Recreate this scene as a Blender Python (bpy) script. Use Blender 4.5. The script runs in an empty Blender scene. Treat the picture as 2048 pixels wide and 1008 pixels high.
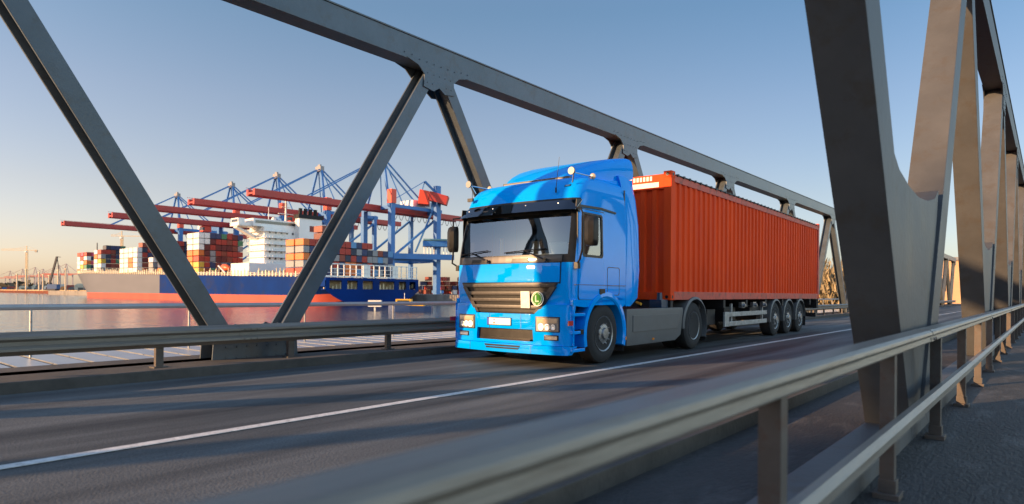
import bpy, bmesh, math, random
from mathutils import Vector, Matrix
C = bpy.context.scene.collection
R = math.radians
random.seed(7)
# ------------------------------------------------------------------ camera, sky, sun, exposure
TH = 40.16                       # camera yaw away from the bridge axis (bridge runs along +Y)
CAMZ = 1.17                      # metres above the road
WATER = CAMZ - 4.5
cam_d = bpy.data.cameras.new("camera"); cam = bpy.data.objects.new("camera", cam_d); C.objects.link(cam)
cam_d.sensor_width = 36; cam_d.lens = 1275/2048*36
cam_d.shift_y = 82/2048
cam_d.clip_start = 0.05; cam_d.clip_end = 20000
cam.matrix_world = Matrix.Translation((0,0,CAMZ)) @ Matrix.Rotation(R(TH),4,'Z') @ Matrix.Rotation(R(90),4,'X') @ Matrix.Rotation(R(0.42),4,'Z')
cam_d.dof.use_dof = True; cam_d.dof.focus_distance = 12.5; cam_d.dof.aperture_fstop = 1.7
bpy.context.scene.camera = cam
SUN_AZ, SUN_EL = 26, 13          # degrees from -Y towards -X, and above the horizon
sc = bpy.context.scene
sc.view_settings.view_transform = 'Standard'; sc.view_settings.look = 'None'
sc.view_settings.exposure = 0.9; sc.view_settings.gamma = 1
w = bpy.data.worlds.new("World"); sc.world = w; w.use_nodes = True
nt = w.node_tree; bg = nt.nodes['Background']
sky = nt.nodes.new('ShaderNodeTexSky'); sky.sky_type = 'NISHITA'; sky.sun_disc = False
sky.sun_elevation = R(SUN_EL); sky.sun_rotation = R(180+SUN_AZ)
sky.air_density = 1.0; sky.dust_density = 1.0; sky.ozone_density = 1.6
def wn(t, **k):
    x = nt.nodes.new(t)
    for a, b in k.items(): setattr(x, a, b)
    return x
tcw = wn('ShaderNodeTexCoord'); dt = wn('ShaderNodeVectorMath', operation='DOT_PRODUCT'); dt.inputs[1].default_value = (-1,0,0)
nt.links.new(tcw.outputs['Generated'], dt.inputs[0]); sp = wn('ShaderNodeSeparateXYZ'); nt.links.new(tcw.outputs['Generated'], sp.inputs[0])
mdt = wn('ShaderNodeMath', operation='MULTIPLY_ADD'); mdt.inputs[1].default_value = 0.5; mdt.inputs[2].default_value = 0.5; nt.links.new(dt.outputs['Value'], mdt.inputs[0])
r1 = wn('ShaderNodeValToRGB'); nt.links.new(mdt.outputs[0], r1.inputs[0])       # warmer towards the sun's side; out-of-frame right side boosted as ambient fill
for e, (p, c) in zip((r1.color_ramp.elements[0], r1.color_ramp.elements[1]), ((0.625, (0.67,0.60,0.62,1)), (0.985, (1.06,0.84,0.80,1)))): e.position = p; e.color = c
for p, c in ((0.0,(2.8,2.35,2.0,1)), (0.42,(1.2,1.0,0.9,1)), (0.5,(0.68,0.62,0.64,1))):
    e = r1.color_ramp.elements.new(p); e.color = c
r2 = wn('ShaderNodeValToRGB'); nt.links.new(sp.outputs['Z'], r2.inputs[0])           # clear blue above a milky horizon; unseen zenith lifted for ambient light
els = r2.color_ramp.elements; els[0].position = 0.0; els[0].color = (0.98,1.10,1.38,1); els[1].position = 0.9; els[1].color = (1.9,2.0,2.1,1)
for p, c in ((0.06,(1.02,1.03,1.13,1)), (0.14,(1.03,1.0,1.01,1)), (0.27,(0.98,1.03,1.06,1)), (0.40,(0.80,1.04,1.10,1)), (0.52,(0.95,1.15,1.25,1))):
    e = els.new(p); e.color = c
m1 = wn('ShaderNodeMix', data_type='RGBA', blend_type='MULTIPLY'); m2 = wn('ShaderNodeMix', data_type='RGBA', blend_type='MULTIPLY')
for q in (m1, m2): q.inputs[0].default_value = 1
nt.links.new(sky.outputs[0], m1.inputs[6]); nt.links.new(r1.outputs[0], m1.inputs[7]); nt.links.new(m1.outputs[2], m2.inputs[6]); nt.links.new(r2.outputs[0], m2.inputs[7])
r3 = wn('ShaderNodeValToRGB'); d3 = wn('ShaderNodeVectorMath', operation='DOT_PRODUCT'); d3.inputs[1].default_value = (-0.1,-1,0); nt.links.new(tcw.outputs['Generated'], d3.inputs[0]); nt.links.new(d3.outputs['Value'], r3.inputs[0])
r3.color_ramp.elements[0].position = 0.15; r3.color_ramp.elements[0].color = (1,1,1,1); r3.color_ramp.elements[1].position = 0.8; r3.color_ramp.elements[1].color = (0.68,0.76,0.86,1)
m3 = wn('ShaderNodeMix', data_type='RGBA', blend_type='MULTIPLY'); m3.inputs[0].default_value = 1; nt.links.new(m2.outputs[2], m3.inputs[6]); nt.links.new(r3.outputs[0], m3.inputs[7])
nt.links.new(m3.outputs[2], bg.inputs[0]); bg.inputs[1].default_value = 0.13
sun_d = bpy.data.lights.new("sun", 'SUN'); sun_d.energy = 5.0; sun_d.angle = R(0.6); sun_d.color = (1.0, 0.60, 0.30)
sun = bpy.data.objects.new("sun", sun_d); C.objects.link(sun)
tosun = Vector((-math.sin(R(SUN_AZ))*math.cos(R(SUN_EL)), -math.cos(R(SUN_AZ))*math.cos(R(SUN_EL)), math.sin(R(SUN_EL))))
sun.rotation_euler = tosun.to_track_quat('Z','Y').to_euler()
FWD = Vector((-math.sin(R(TH)), math.cos(R(TH)),0)); RT = Vector((math.cos(R(TH)), math.sin(R(TH)),0))
def W(px, depth, h):             # a place far off: bearing of a photo column, distance, height
    v = FWD*depth + RT*(depth*(px-1024)/1275); return Vector((v.x, v.y, h))

# ------------------------------------------------------------------ materials
MATS = {}
def mat(name, col, rough=0.6, metal=0.0, var=0.0, scale=4.0, coat=0.0, bump=0.0, bscale=None, emis=None, trans=0.0, dirt=None, stretch=(1,1,1), spec=0.5, alpha=1.0):
    if name in MATS: return MATS[name]
    m = bpy.data.materials.new(name); m.use_nodes = True; n = m.node_tree.nodes; l = m.node_tree.links
    b = n['Principled BSDF']; b.inputs['Base Color'].default_value = (*col,1)
    b.inputs['Roughness'].default_value = rough; b.inputs['Metallic'].default_value = metal
    b.inputs['Coat Weight'].default_value = coat; b.inputs['Coat Roughness'].default_value = 0.04
    b.inputs['Specular IOR Level'].default_value = spec
    if trans: b.inputs['Transmission Weight'].default_value = trans
    tc = n.new('ShaderNodeTexCoord'); mp = n.new('ShaderNodeMapping'); mp.inputs['Scale'].default_value = stretch
    l.new(tc.outputs['Object'], mp.inputs[0])
    if var or dirt:
        nz = n.new('ShaderNodeTexNoise'); nz.inputs['Scale'].default_value = scale; nz.inputs['Detail'].default_value = 8; nz.inputs['Roughness'].default_value = 0.62
        l.new(mp.outputs[0], nz.inputs['Vector'])
        rp = n.new('ShaderNodeValToRGB'); rp.color_ramp.elements[0].position = 0.32; rp.color_ramp.elements[1].position = 0.68
        a = tuple(max(0,c*(1-var)) for c in col); c2 = tuple(min(1,c*(1+var)) for c in col)
        rp.color_ramp.elements[0].color = (*a,1); rp.color_ramp.elements[1].color = (*c2,1)
        l.new(nz.outputs['Fac'], rp.inputs[0]); out = rp.outputs[0]
        if dirt:
            n2 = n.new('ShaderNodeTexNoise'); n2.inputs['Scale'].default_value = scale*2.3; n2.inputs['Detail'].default_value = 10; n2.inputs['Roughness'].default_value = 0.7
            l.new(mp.outputs[0], n2.inputs['Vector'])
            r2 = n.new('ShaderNodeValToRGB'); r2.color_ramp.elements[0].position = 0.52; r2.color_ramp.elements[1].position = 0.66
            mx = n.new('ShaderNodeMix'); mx.data_type = 'RGBA'
            l.new(n2.outputs['Fac'], r2.inputs[0]); ml = n.new('ShaderNodeMath'); ml.operation = 'MULTIPLY'; ml.inputs[1].default_value = 0.7
            l.new(r2.outputs[0], ml.inputs[0]); l.new(ml.outputs[0], mx.inputs[0]); l.new(out, mx.inputs[6]); mx.inputs[7].default_value = (*dirt,1); out = mx.outputs[2]
        l.new(out, b.inputs['Base Color'])
        mr = n.new('ShaderNodeMapRange'); mr.inputs[3].default_value = max(0.02, rough*0.8); mr.inputs[4].default_value = min(1, rough*1.2)
        l.new(nz.outputs['Fac'], mr.inputs[0]); l.new(mr.outputs[0], b.inputs['Roughness'])
    if bump:
        nb = n.new('ShaderNodeTexNoise'); nb.inputs['Scale'].default_value = bscale or scale*6; nb.inputs['Detail'].default_value = 5
        l.new(mp.outputs[0], nb.inputs['Vector'])
        bp = n.new('ShaderNodeBump'); bp.inputs['Strength'].default_value = 1; bp.inputs['Distance'].default_value = bump
        l.new(nb.outputs['Fac'], bp.inputs['Height']); l.new(bp.outputs[0], b.inputs['Normal'])
    if emis: b.inputs['Emission Color'].default_value = (*emis[:3],1); b.inputs['Emission Strength'].default_value = emis[3]
    MATS[name] = m; return m
def glass(name, tint, base=0.25, rough=0.02):
    m = bpy.data.materials.new(name); m.use_nodes = True; n = m.node_tree.nodes; l = m.node_tree.links
    n.remove(n['Principled BSDF']); o = n['Material Output']
    t = n.new('ShaderNodeBsdfTransparent'); t.inputs[0].default_value = (*tint,1)
    g = n.new('ShaderNodeBsdfGlossy'); g.inputs['Roughness'].default_value = rough; g.inputs[0].default_value = (0.95,0.97,1,1)
    f = n.new('ShaderNodeFresnel'); f.inputs[0].default_value = 1.5
    a = n.new('ShaderNodeMath'); a.operation = 'ADD'; a.use_clamp = True; a.inputs[1].default_value = base
    mx = n.new('ShaderNodeMixShader'); l.new(f.outputs[0], a.inputs[0]); l.new(a.outputs[0], mx.inputs[0]); l.new(t.outputs[0], mx.inputs[1]); l.new(g.outputs[0], mx.inputs[2]); l.new(mx.outputs[0], o.inputs[0])
    return m
PAINT = mat('blue_paint', (0.0,0.33,0.96), 0.5, 0.0, 0.03, 3, coat=0.55, spec=0.0, bump=0.006, bscale=1.6)
BLACK = mat('black_plastic', (0.016,0.016,0.016), 0.35, var=0.2, scale=9, spec=0.25)
GRILLE = mat('grille_plastic', (0.045,0.04,0.036), 0.4, var=0.15, scale=9)
RUBBER = mat('rubber', (0.02,0.02,0.021), 0.82, var=0.3, scale=12, bump=0.002)
CHASSIS = mat('chassis_metal', (0.022,0.022,0.024), 0.6, 0.3, 0.3, 6)
CHROME = mat('chrome', (0.85,0.84,0.82), 0.12, 1.0)
RIM = mat('rim_metal', (0.30,0.31,0.32), 0.4, 0.8, 0.25, 9, dirt=(0.06,0.05,0.045))
GREYP = mat('grey_plastic', (0.105,0.11,0.112), 0.5, var=0.12, scale=5)
ALU = mat('aluminium', (0.36,0.38,0.38), 0.45, 0.4, 0.2, 6, dirt=(0.12,0.1,0.09))
LENS = mat('lamp_lens', (0.9,0.9,0.88), 0.08, 0.0, trans=0.5, coat=1)
AMBER = mat('amber', (0.8,0.25,0.02), 0.25, coat=1)
REDM = mat('red_reflector', (0.55,0.02,0.015), 0.2, coat=1)
WHITE = mat('white_plate', (0.8,0.8,0.78), 0.4)
CONT = mat('container_red', (0.98,0.075,0.012), 0.6, 0.0, 0.28, 0.9, dirt=(0.78,0.075,0.03), stretch=(1,1,0.25), bump=0.006, bscale=3, spec=0.1)
CONTR = mat('container_rail', (0.62,0.10,0.06), 0.6, 0.0, 0.2, 2.2, dirt=(0.2,0.07,0.05))
YEL = mat('yellow_hose', (0.8,0.40,0.03), 0.5)
STEEL = mat('bridge_steel', (0.075,0.092,0.108), 0.4, 0.15, 0.18, 1.4, dirt=(0.07,0.065,0.06), bump=0.003, bscale=14)
STEELB = mat('bridge_steel_dark', (0.085,0.088,0.092), 0.55, 0.0, 0.16, 1.4, dirt=(0.08,0.07,0.06), bump=0.003, bscale=14, spec=0.2)
RAILM = mat('rail_galvanised', (0.20,0.178,0.15), 0.45, 0.15, 0.22, 1.6, dirt=(0.14,0.11,0.085), bump=0.002, bscale=20, stretch=(4,0.35,4))
POSTM = mat('rail_post_paint', (0.09,0.075,0.065), 0.55, 0.2, 0.25, 5, dirt=(0.09,0.045,0.03))
KERB = mat('kerb_concrete', (0.065,0.058,0.05), 0.85, 0, 0.3, 3, bump=0.006, dirt=(0.05,0.045,0.04))
WGLASS = glass('windshield_glass', (0.55,0.62,0.62), 0.22)
SGLASS = glass('window_glass', (0.35,0.38,0.38), 0.10)
VISG = glass('smoked_visor', (0.06,0.07,0.07), 0.10, 0.05)

# ------------------------------------------------------------------ mesh builder
class MB:
    def __init__(s): s.v=[]; s.f=[]
    def add(s, vs, fs):
        o=len(s.v); s.v += [Vector(v) for v in vs]; s.f += [tuple(i+o for i in f) for f in fs]; return s
    def box(s, x0,x1,y0,y1,z0,z1, rot=None):
        vs=[Vector((x,y,z)) for x in (x0,x1) for y in (y0,y1) for z in (z0,z1)]
        if rot is not None:
            c=Vector(((x0+x1)/2,(y0+y1)/2,(z0+z1)/2)); vs=[rot@(v-c)+c for v in vs]
        return s.add(vs,[(0,1,3,2),(4,6,7,5),(0,4,5,1),(2,3,7,6),(0,2,6,4),(1,5,7,3)])
    def beam(s, p, q, w, h, up=(0,0,1)):       # w across (perp to up), h along up
        p=Vector(p); q=Vector(q); d=(q-p).normalized(); u=Vector(up); x=d.cross(u)
        if x.length<1e-4: x=d.cross(Vector((1,0,0)))
        x.normalize(); u=x.cross(d).normalized()
        vs=[]
        for c in (p,q):
            for a,b in ((-1,-1),(1,-1),(1,1),(-1,1)): vs.append(c+x*a*w/2+u*b*h/2)
        return s.add(vs,[(0,1,2,3),(7,6,5,4),(0,4,5,1),(1,5,6,2),(2,6,7,3),(3,7,4,0)])
    def tube(s, pts, r, n=8, cap=True):
        pts=[Vector(p) for p in pts]; rs=r if isinstance(r,(list,tuple)) else [r]*len(pts); vs=[]; fs=[]
        px=None
        for i,p in enumerate(pts):
            d=(pts[min(i+1,len(pts)-1)]-pts[max(i-1,0)]).normalized()
            if px is None:
                px=d.cross(Vector((0,0,1)))
                if px.length<1e-3: px=d.cross(Vector((1,0,0)))
            px=(px-d*px.dot(d)).normalized(); py=d.cross(px)
            for k in range(n):
                a=2*math.pi*k/n; vs.append(p+(px*math.cos(a)+py*math.sin(a))*rs[i])
        for i in range(len(pts)-1):
            for k in range(n): fs.append((i*n+k,i*n+(k+1)%n,(i+1)*n+(k+1)%n,(i+1)*n+k))
        if cap: fs.append(tuple(range(n))[::-1]); fs.append(tuple((len(pts)-1)*n+k for k in range(n)))
        return s.add(vs,fs)
    def lathe(s, prof, c, axis='x', n=28, sgn=1):    # prof: (offset along axis, radius)
        vs=[]; fs=[]; c=Vector(c)
        for a_,r in prof:
            for k in range(n):
                a=2*math.pi*k/n; u,v=r*math.cos(a), r*math.sin(a)
                vs.append(c+(Vector((a_*sgn,u,v)) if axis=='x' else Vector((u,a_*sgn,v)) if axis=='y' else Vector((u,v,a_*sgn))))
        for i in range(len(prof)-1):
            for k in range(n): fs.append((i*n+k,i*n+(k+1)%n,(i+1)*n+(k+1)%n,(i+1)*n+k))
        fs.append(tuple(range(n))); fs.append(tuple((len(prof)-1)*n+k for k in range(n))[::-1])
        return s.add(vs,fs)
    def prism(s, pts, a0, a1, axis='x'):    # pts polygon in the other two axes, extruded along axis
        n=len(pts)
        def mk(p,a): return Vector((a,p[0],p[1])) if axis=='x' else Vector((p[0],a,p[1])) if axis=='y' else Vector((p[0],p[1],a))
        vs=[mk(p,a0) for p in pts]+[mk(p,a1) for p in pts]
        return s.add(vs,[tuple(range(n))[::-1],tuple(range(n,2*n))]+[(i,(i+1)%n,n+(i+1)%n,n+i) for i in range(n)])
    def loft(s, rings, closed=True, cap=True):
        n=len(rings[0]); vs=[v for r in rings for v in r]; fs=[]
        for i in range(len(rings)-1):
            for k in range(n if closed else n-1): fs.append((i*n+k,i*n+(k+1)%n,(i+1)*n+(k+1)%n,(i+1)*n+k))
        if cap: fs.append(tuple(range(n))[::-1]); fs.append(tuple((len(rings)-1)*n+k for k in range(n)))
        return s.add(vs,fs)
    def mirror_x(s):
        o=len(s.v); s.v += [Vector((-v.x,v.y,v.z)) for v in s.v]; s.f += [tuple(i+o for i in f[::-1]) for f in s.f]; return s
    def mesh(s, name, m, bevel=0, smooth=False):
        me=bpy.data.meshes.new(name); me.from_pydata([tuple(v) for v in s.v],[],s.f); me.materials.append(m)
        bm=bmesh.new(); bm.from_mesh(me); bmesh.ops.recalc_face_normals(bm, faces=bm.faces)
        if bevel: bmesh.ops.bevel(bm, geom=list(bm.edges), offset=bevel, segments=2, affect='EDGES', clamp_overlap=True, profile=0.7)
        bm.to_mesh(me); bm.free()
        if smooth:
            me.polygons.foreach_set('use_smooth',[True]*len(me.polygons))
            try: me.set_sharp_from_angle(angle=R(38))
            except Exception: pass
        me.update(); return me
    def build(s, name, m, parent=None, bevel=0, smooth=False, label=None, loc=None):
        o=bpy.data.objects.new(name, s.mesh(name,m,bevel,smooth)); C.objects.link(o)
        if parent: o.parent=parent
        if label: o['label']=label
        if loc is not None: o.location=loc
        return o
def tag(o,label,cat,group=None,kind=None):
    if label: o['label']=label
    if cat: o['category']=cat
    if group: o['group']=group
    if kind: o['kind']=kind
    return o
def thing(name,label,cat,loc=(0,0,0),rz=0,group=None):
    o=bpy.data.objects.new(name,None); C.objects.link(o); o.location=loc; o.rotation_euler=(0,0,rz); o.empty_display_size=0.2
    return tag(o,label,cat,group)
KIDS={}
def copy_tree(o, loc=None, label=None, parent=None, rz=None):
    c=o.copy(); C.objects.link(c)
    if parent is not None: c.parent=parent
    if loc is not None: c.location=loc
    if rz is not None: c.rotation_euler=(0,0,rz)
    if label: c['label']=label
    for ch in [k for k in bpy.data.objects if k.parent==o and k!=c]: copy_tree(ch,parent=c)
    return c
def struct(name, mb, m, **k):
    o=mb.build(name,m,**k); o['kind']='structure'; return o
# ------------------------------------------------------------------ setting: water, bridge deck, road
def water_mat():
    m=bpy.data.materials.new('harbour_water'); m.use_nodes=True; n=m.node_tree.nodes; l=m.node_tree.links; b=n['Principled BSDF']
    b.inputs['Base Color'].default_value=(0.035,0.045,0.05,1); b.inputs['Roughness'].default_value=0.09; b.inputs['IOR'].default_value=1.33; b.inputs['Specular IOR Level'].default_value=0.8
    g=n.new('ShaderNodeNewGeometry'); mp=n.new('ShaderNodeMapping'); mp.inputs['Rotation'].default_value=(0,0,R(-50)); mp.inputs['Scale'].default_value=(0.5,1.0,1)
    l.new(g.outputs['Position'],mp.inputs[0])
    a=n.new('ShaderNodeTexNoise'); a.inputs['Scale'].default_value=0.35; a.inputs['Detail'].default_value=4
    c=n.new('ShaderNodeTexNoise'); c.inputs['Scale'].default_value=2.2; c.inputs['Detail'].default_value=3
    ad=n.new('ShaderNodeMath'); ad.operation='MULTIPLY_ADD'; ad.inputs[1].default_value=0.35
    l.new(mp.outputs[0],a.inputs['Vector']); l.new(mp.outputs[0],c.inputs['Vector']); l.new(c.outputs['Fac'],ad.inputs[0]); l.new(a.outputs['Fac'],ad.inputs[2])
    bp=n.new('ShaderNodeBump'); bp.inputs['Distance'].default_value=0.22; bp.inputs['Strength'].default_value=1
    l.new(ad.outputs[0],bp.inputs['Height']); l.new(bp.outputs[0],b.inputs['Normal']); return m
mb=MB(); S=9000; mb.add([(-S,-S,WATER),(S,-S,WATER),(S,S,WATER),(-S,S,WATER)],[(0,1,2,3)]); struct('water',mb,water_mat())

def road_mat():
    m=bpy.data.materials.new('asphalt'); m.use_nodes=True; n=m.node_tree.nodes; l=m.node_tree.links; b=n['Principled BSDF']
    g=n.new('ShaderNodeNewGeometry'); mp=n.new('ShaderNodeMapping'); mp.inputs['Scale'].default_value=(1,0.06,1); l.new(g.outputs['Position'],mp.inputs[0])
    a=n.new('ShaderNodeTexNoise'); a.inputs['Scale'].default_value=2.0; a.inputs['Detail'].default_value=7; a.inputs['Roughness'].default_value=0.55; l.new(mp.outputs[0],a.inputs['Vector'])
    r=n.new('ShaderNodeValToRGB'); r.color_ramp.elements[0].position=0.36; r.color_ramp.elements[0].color=(0.018,0.018,0.0165,1); r.color_ramp.elements[1].position=0.66; r.color_ramp.elements[1].color=(0.122,0.130,0.128,1)
    l.new(a.outputs['Fac'],r.inputs[0])
    f=n.new('ShaderNodeTexNoise'); f.inputs['Scale'].default_value=55; f.inputs['Detail'].default_value=4; l.new(g.outputs['Position'],f.inputs['Vector'])
    mr=n.new('ShaderNodeMapRange'); mr.inputs[1].default_value=0.3; mr.inputs[2].default_value=0.7; mr.inputs[3].default_value=0.55; mr.inputs[4].default_value=1.4; l.new(f.outputs['Fac'],mr.inputs[0])
    mx=n.new('ShaderNodeMix'); mx.data_type='RGBA'; mx.blend_type='MULTIPLY'; mx.inputs[0].default_value=1; l.new(r.outputs[0],mx.inputs[6]); l.new(mr.outputs[0],mx.inputs[7])
    l.new(mx.outputs[2],b.inputs['Base Color']); b.inputs['Roughness'].default_value=0.62
    bp=n.new('ShaderNodeBump'); bp.inputs['Distance'].default_value=0.006; l.new(f.outputs['Fac'],bp.inputs['Height']); l.new(bp.outputs[0],b.inputs['Normal']); return m
ASPH=road_mat()
Y0,Y1=-60,112
mb=MB(); mb.box(-14.6,3.2,Y0,Y1,-0.9,-0.02); struct('bridge_deck',mb,mat('deck_steel',(0.05,0.05,0.052),0.7,0.1,0.2,1))
mb=MB(); mb.box(-8.84,-2.25,Y0,160,-0.3,0.0); struct('road',mb,ASPH)
mb=MB(); mb.box(-2.0,3.0,Y0,160,-0.3,0.012); struct('walkway',mb,mat('walkway_asphalt',(0.030,0.029,0.028),0.75,0,0.4,1.3,bump=0.012,bscale=45,dirt=(0.095,0.092,0.088),stretch=(1,0.35,1)))
mb=MB(); mb.box(-2.25,-2.0,Y0,160,-0.1,0.13); mb.box(-9.10,-8.84,Y0,160,-0.1,0.13); struct('kerb',mb,KERB,bevel=0.01)
mb=MB(); mb.box(-10.85,-9.10,Y0,Y1,-0.3,0.10); struct('verge',mb,KERB)
mb=MB()
y=Y0
while y<70: mb.box(-13.9,-10.85,y,y+0.42,-0.12,0.02); y+=0.5
struct('outer_walkway',mb,mat('grating_plate',(0.42,0.44,0.46),0.35,0.6,0.1,3))
mb=MB(); mb.box(-5.29,-5.18,Y0,160,0.004,0.008); struct('lane_marking',mb,mat('road_paint',(0.62,0.62,0.6),0.55,0,0.15,9,dirt=(0.25,0.25,0.24)))

# ------------------------------------------------------------------ trusses
CH_B, CH_T = CAMZ+4.70, CAMZ+5.17
PITCH=8.0
def truss(name,label,xc,hw,t_top,zb,mat_,n0,n1,solid,dw):
    root=thing(name,label,'bridge truss',(xc,0,0))
    ya=t_top+n0*PITCH-1; yb=t_top+n1*PITCH+1
    mb=MB(); mb.box(-hw,hw,ya,yb,CH_B,CH_T)
    mb.box(-hw-0.02,hw+0.02,ya,yb,CH_T,CH_T+0.03); mb.build('top_chord',mat_,root,bevel=0.012)
    mb=MB(); mb.box(-hw*0.96,hw*0.96,ya,yb,zb-0.5,zb); mb.build('bottom_chord',mat_,root,bevel=0.012)
    zc=(CH_B+CH_T)/2
    for i in range(n0,n1+1):
        yt=t_top+i*PITCH
        for sg in (-1,1):
            ybm=yt+sg*PITCH/2
            if ybm<ya-0.1 or ybm>yb+0.1: continue
            p=Vector((0,yt+sg*0.10,CH_B+0.05)); q=Vector((0,ybm-sg*0.28,zb-0.02)); d=(q-p).normalized(); nrm=d.cross(Vector((1,0,0))).normalized()
            mb=MB()
            if solid: mb.beam(p,q,dw,2*hw*0.97,up=(1,0,0))
            else:
                for s in (-1,1):
                    o=Vector((s*(hw*0.92-0.02),0,0)); mb.beam(p+o,q+o,dw,0.04,up=(1,0,0))
                mb.beam(p,q,0.035,2*hw*0.92-0.08,up=(1,0,0))
                k=int((q-p).length/1.4)
            mb.build('diagonal',mat_,root,bevel=0.008)
        g=[(yt-0.90,CH_B+0.02),(yt-0.58,CH_B-0.06),(yt-0.42,CH_B-0.20),(yt-0.44,CH_B-0.46),(yt-0.16,CH_B-0.50),(yt,CH_B-0.40),(yt+0.16,CH_B-0.50),(yt+0.44,CH_B-0.46),(yt+0.42,CH_B-0.20),(yt+0.58,CH_B-0.06),(yt+0.90,CH_B+0.02)]
        mb=MB()
        for s in (-1,1): mb.prism(g,s*(hw*0.945),s*(hw+0.012))
        for a,b in [(-.95,.10),(-.75,.10),(-.55,.06),(-.35,.06),(-.15,.06),(.05,.06),(.25,.06),(.45,.06),(.65,.10),(.85,.10),(-.33,-.16),(-.16,-.16),(0,-.16),(.16,-.16),(.33,-.16),(-.34,-.36),(-.2,-.36),(.2,-.36),(.34,-.36)]:
            mb.lathe([(0,.013),(.010,.011)],(hw+.012,yt+a,CH_B+b),'x',6)
        mb.build('gusset_plate',mat_,root)
        yb_=yt+PITCH/2
        if yb_<yb:
            g=[(yb_-0.75,zb-0.3),(yb_-0.70,zb+0.42),(yb_-0.36,zb+0.55),(yb_-0.10,zb+0.30),(yb_+0.10,zb+0.30),(yb_+0.36,zb+0.55),(yb_+0.70,zb+0.42),(yb_+0.75,zb-0.3)]
            if solid:
                mb=MB(); wv=[(yb_-0.40,zb-0.1),(yb_-1.24,zb+2.12),(yb_-0.95,zb+2.0),(yb_-0.5,zb+1.93),(yb_,zb+1.9),(yb_+0.5,zb+1.93),(yb_+0.95,zb+2.0),(yb_+1.24,zb+2.12),(yb_+0.40,zb-0.1)]
                mb.prism(wv,-hw*.8,hw*.8); mb.build('gusset_web',mat_,root); continue
            if 0: g=[(yb_-0.80,zb-0.3),(yb_-0.80,zb+0.5),(yb_-0.95,zb+1.3),(yb_-0.80,zb+1.42),(yb_-0.35,zb+1.46),(yb_,zb+1.30),(yb_+0.35,zb+1.46),(yb_+0.80,zb+1.42),(yb_+0.95,zb+1.3),(yb_+0.80,zb+0.5),(yb_+0.80,zb-0.3)]
            mb=MB()
            for s in (-1,1): mb.prism(g,s*(hw*0.945),s*(hw+0.012))
            for s in (-1,1):
                for a in range(-3,4):
                    for b_ in (0,1): mb.lathe([(0,0.02),(0.014,0.016)],(s*(hw+0.012),yb_+a*0.17,zb+0.02+b_*0.17),'x',6,s)
            mb.build('gusset_plate',mat_,root)
    return root
truss('bridge_truss','dark grey steel truss on the far side of the road, past the lorry',-10.07,0.205,9.26,0.10,STEEL,-4,12,False,0.27)
truss('bridge_truss','dark grey steel truss close by at right, beside the walkway rail',-1.005,0.17,6.48-PITCH/2,0.12,STEELB,-5,13,True,0.42)

# ------------------------------------------------------------------ rails
def wbeam(mb,x,y0,y1,z0,z1,face=1,depth=0.08):
    h=z1-z0; prof=[(0,0),(0.4,0.10),(1,0.20),(1,0.30),(0.35,0.42),(0.35,0.58),(1,0.70),(1,0.80),(0.4,0.90),(0,1.0)]
    out=[(x+face*depth*a,z0+h*b) for a,b in prof]; inn=[(x+face*(depth*a-0.012),z0+h*b) for a,b in prof]
    mb.prism([(p[0],p[1]) for p in out+inn[::-1]],y0,y1,'y')
# crash barrier along the far kerb
g=thing('guardrail','galvanised crash barrier running along the far kerb behind the lorry','guardrail',(-9.38,0,0))
mb=MB(); wbeam(mb,0.02,Y0,100,0.38,0.665); mb.box(-0.09,-0.01,Y0,100,0.58,0.65); mb.build('beam',RAILM,g,smooth=False)
y=-11.3
while y<70:
    mb=MB(); wbeam(mb,0.024,y,y+.32,0.379,0.668)
    for q in (.06,.16,.26):
        for z in (.45,.595): mb.lathe([(0,.014),(.012,.012)],(.105,y+q,z),'x',6)
    mb.build('beam_overlap',RAILM,g); y+=4.0
pm=None
y=-12.4
while y<80:
    if pm is None:
        mb=MB(); mb.box(-0.09,-0.02,-0.05,0.05,0.05,0.64); mb.box(-0.14,0.03,-0.09,0.09,0.10,0.12); mb.box(-0.02,0.02,-0.045,0.045,0.44,0.60); pm=mb.build('post',POSTM,g,loc=(0,y,0))
        pm0=pm
    else:
        c=pm0.copy(); C.objects.link(c); c.location=(0,y,0)
    y+=2.0
# outer pedestrian rail beyond the far truss
g=thing('handrail','thin pale pedestrian rail on the outer edge of the far side, over the water','railing',(-13.2,0,0))
mb=MB(); mb.tube([(0,Y0,CAMZ-0.30),(0,100,CAMZ-0.30)],0.05,8); mb.build('top_rail',mat('pale_rail',(0.36,0.37,0.36),0.4,0.4,0.1,3),g,smooth=True)
pm0=None; y=-10
while y<80:
    if pm0 is None:
        mb=MB(); mb.tube([(0,0,0),(0,0,CAMZ-0.3)],0.022,6); pm0=mb.build('post',ALU,g,loc=(0,y,0))
    else:
        c=pm0.copy(); C.objects.link(c); c.location=(0,y,0)
    y+=2.6
# near walkway railing
g=thing('walkway_railing','close steel railing with a wide flat top beam and a lower bar, beside the walkway','railing',(-0.70,0,0))
mb=MB(); pr=[(-0.065,-0.012),(-0.055,-0.0),(0.045,0.002),(0.062,-0.012),(0.066,-0.03),(0.05,-0.045),(0.055,-0.078),(0.035,-0.092),(-0.045,-0.092),(-0.062,-0.075)]
zt=CAMZ-0.245
mb.prism([(a,zt+b) for a,b in pr],Y0,75,'y'); tb=mb.build('top_beam',RAILM,g,bevel=0.004)
mb=MB(); mb.prism([(0.045+0.045*math.cos(a*math.pi/4+math.pi/8),0.425+0.05*math.sin(a*math.pi/4+math.pi/8)) for a in range(8)],Y0,75,'y'); mb.build('lower_bar',RAILM,g)
y=-0.6
while y<60:
    mb=MB(); mb.prism([(a*1.04,zt+b*1.04+.002) for a,b in pr],y,y+.16,'y')
    for q in (.04,.12): mb.lathe([(0,.012),(.010,.010)],(.066,y+q,zt-.06),'x',6)
    mb.build('splice_sleeve',RAILM,g); y+=6.0
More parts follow.
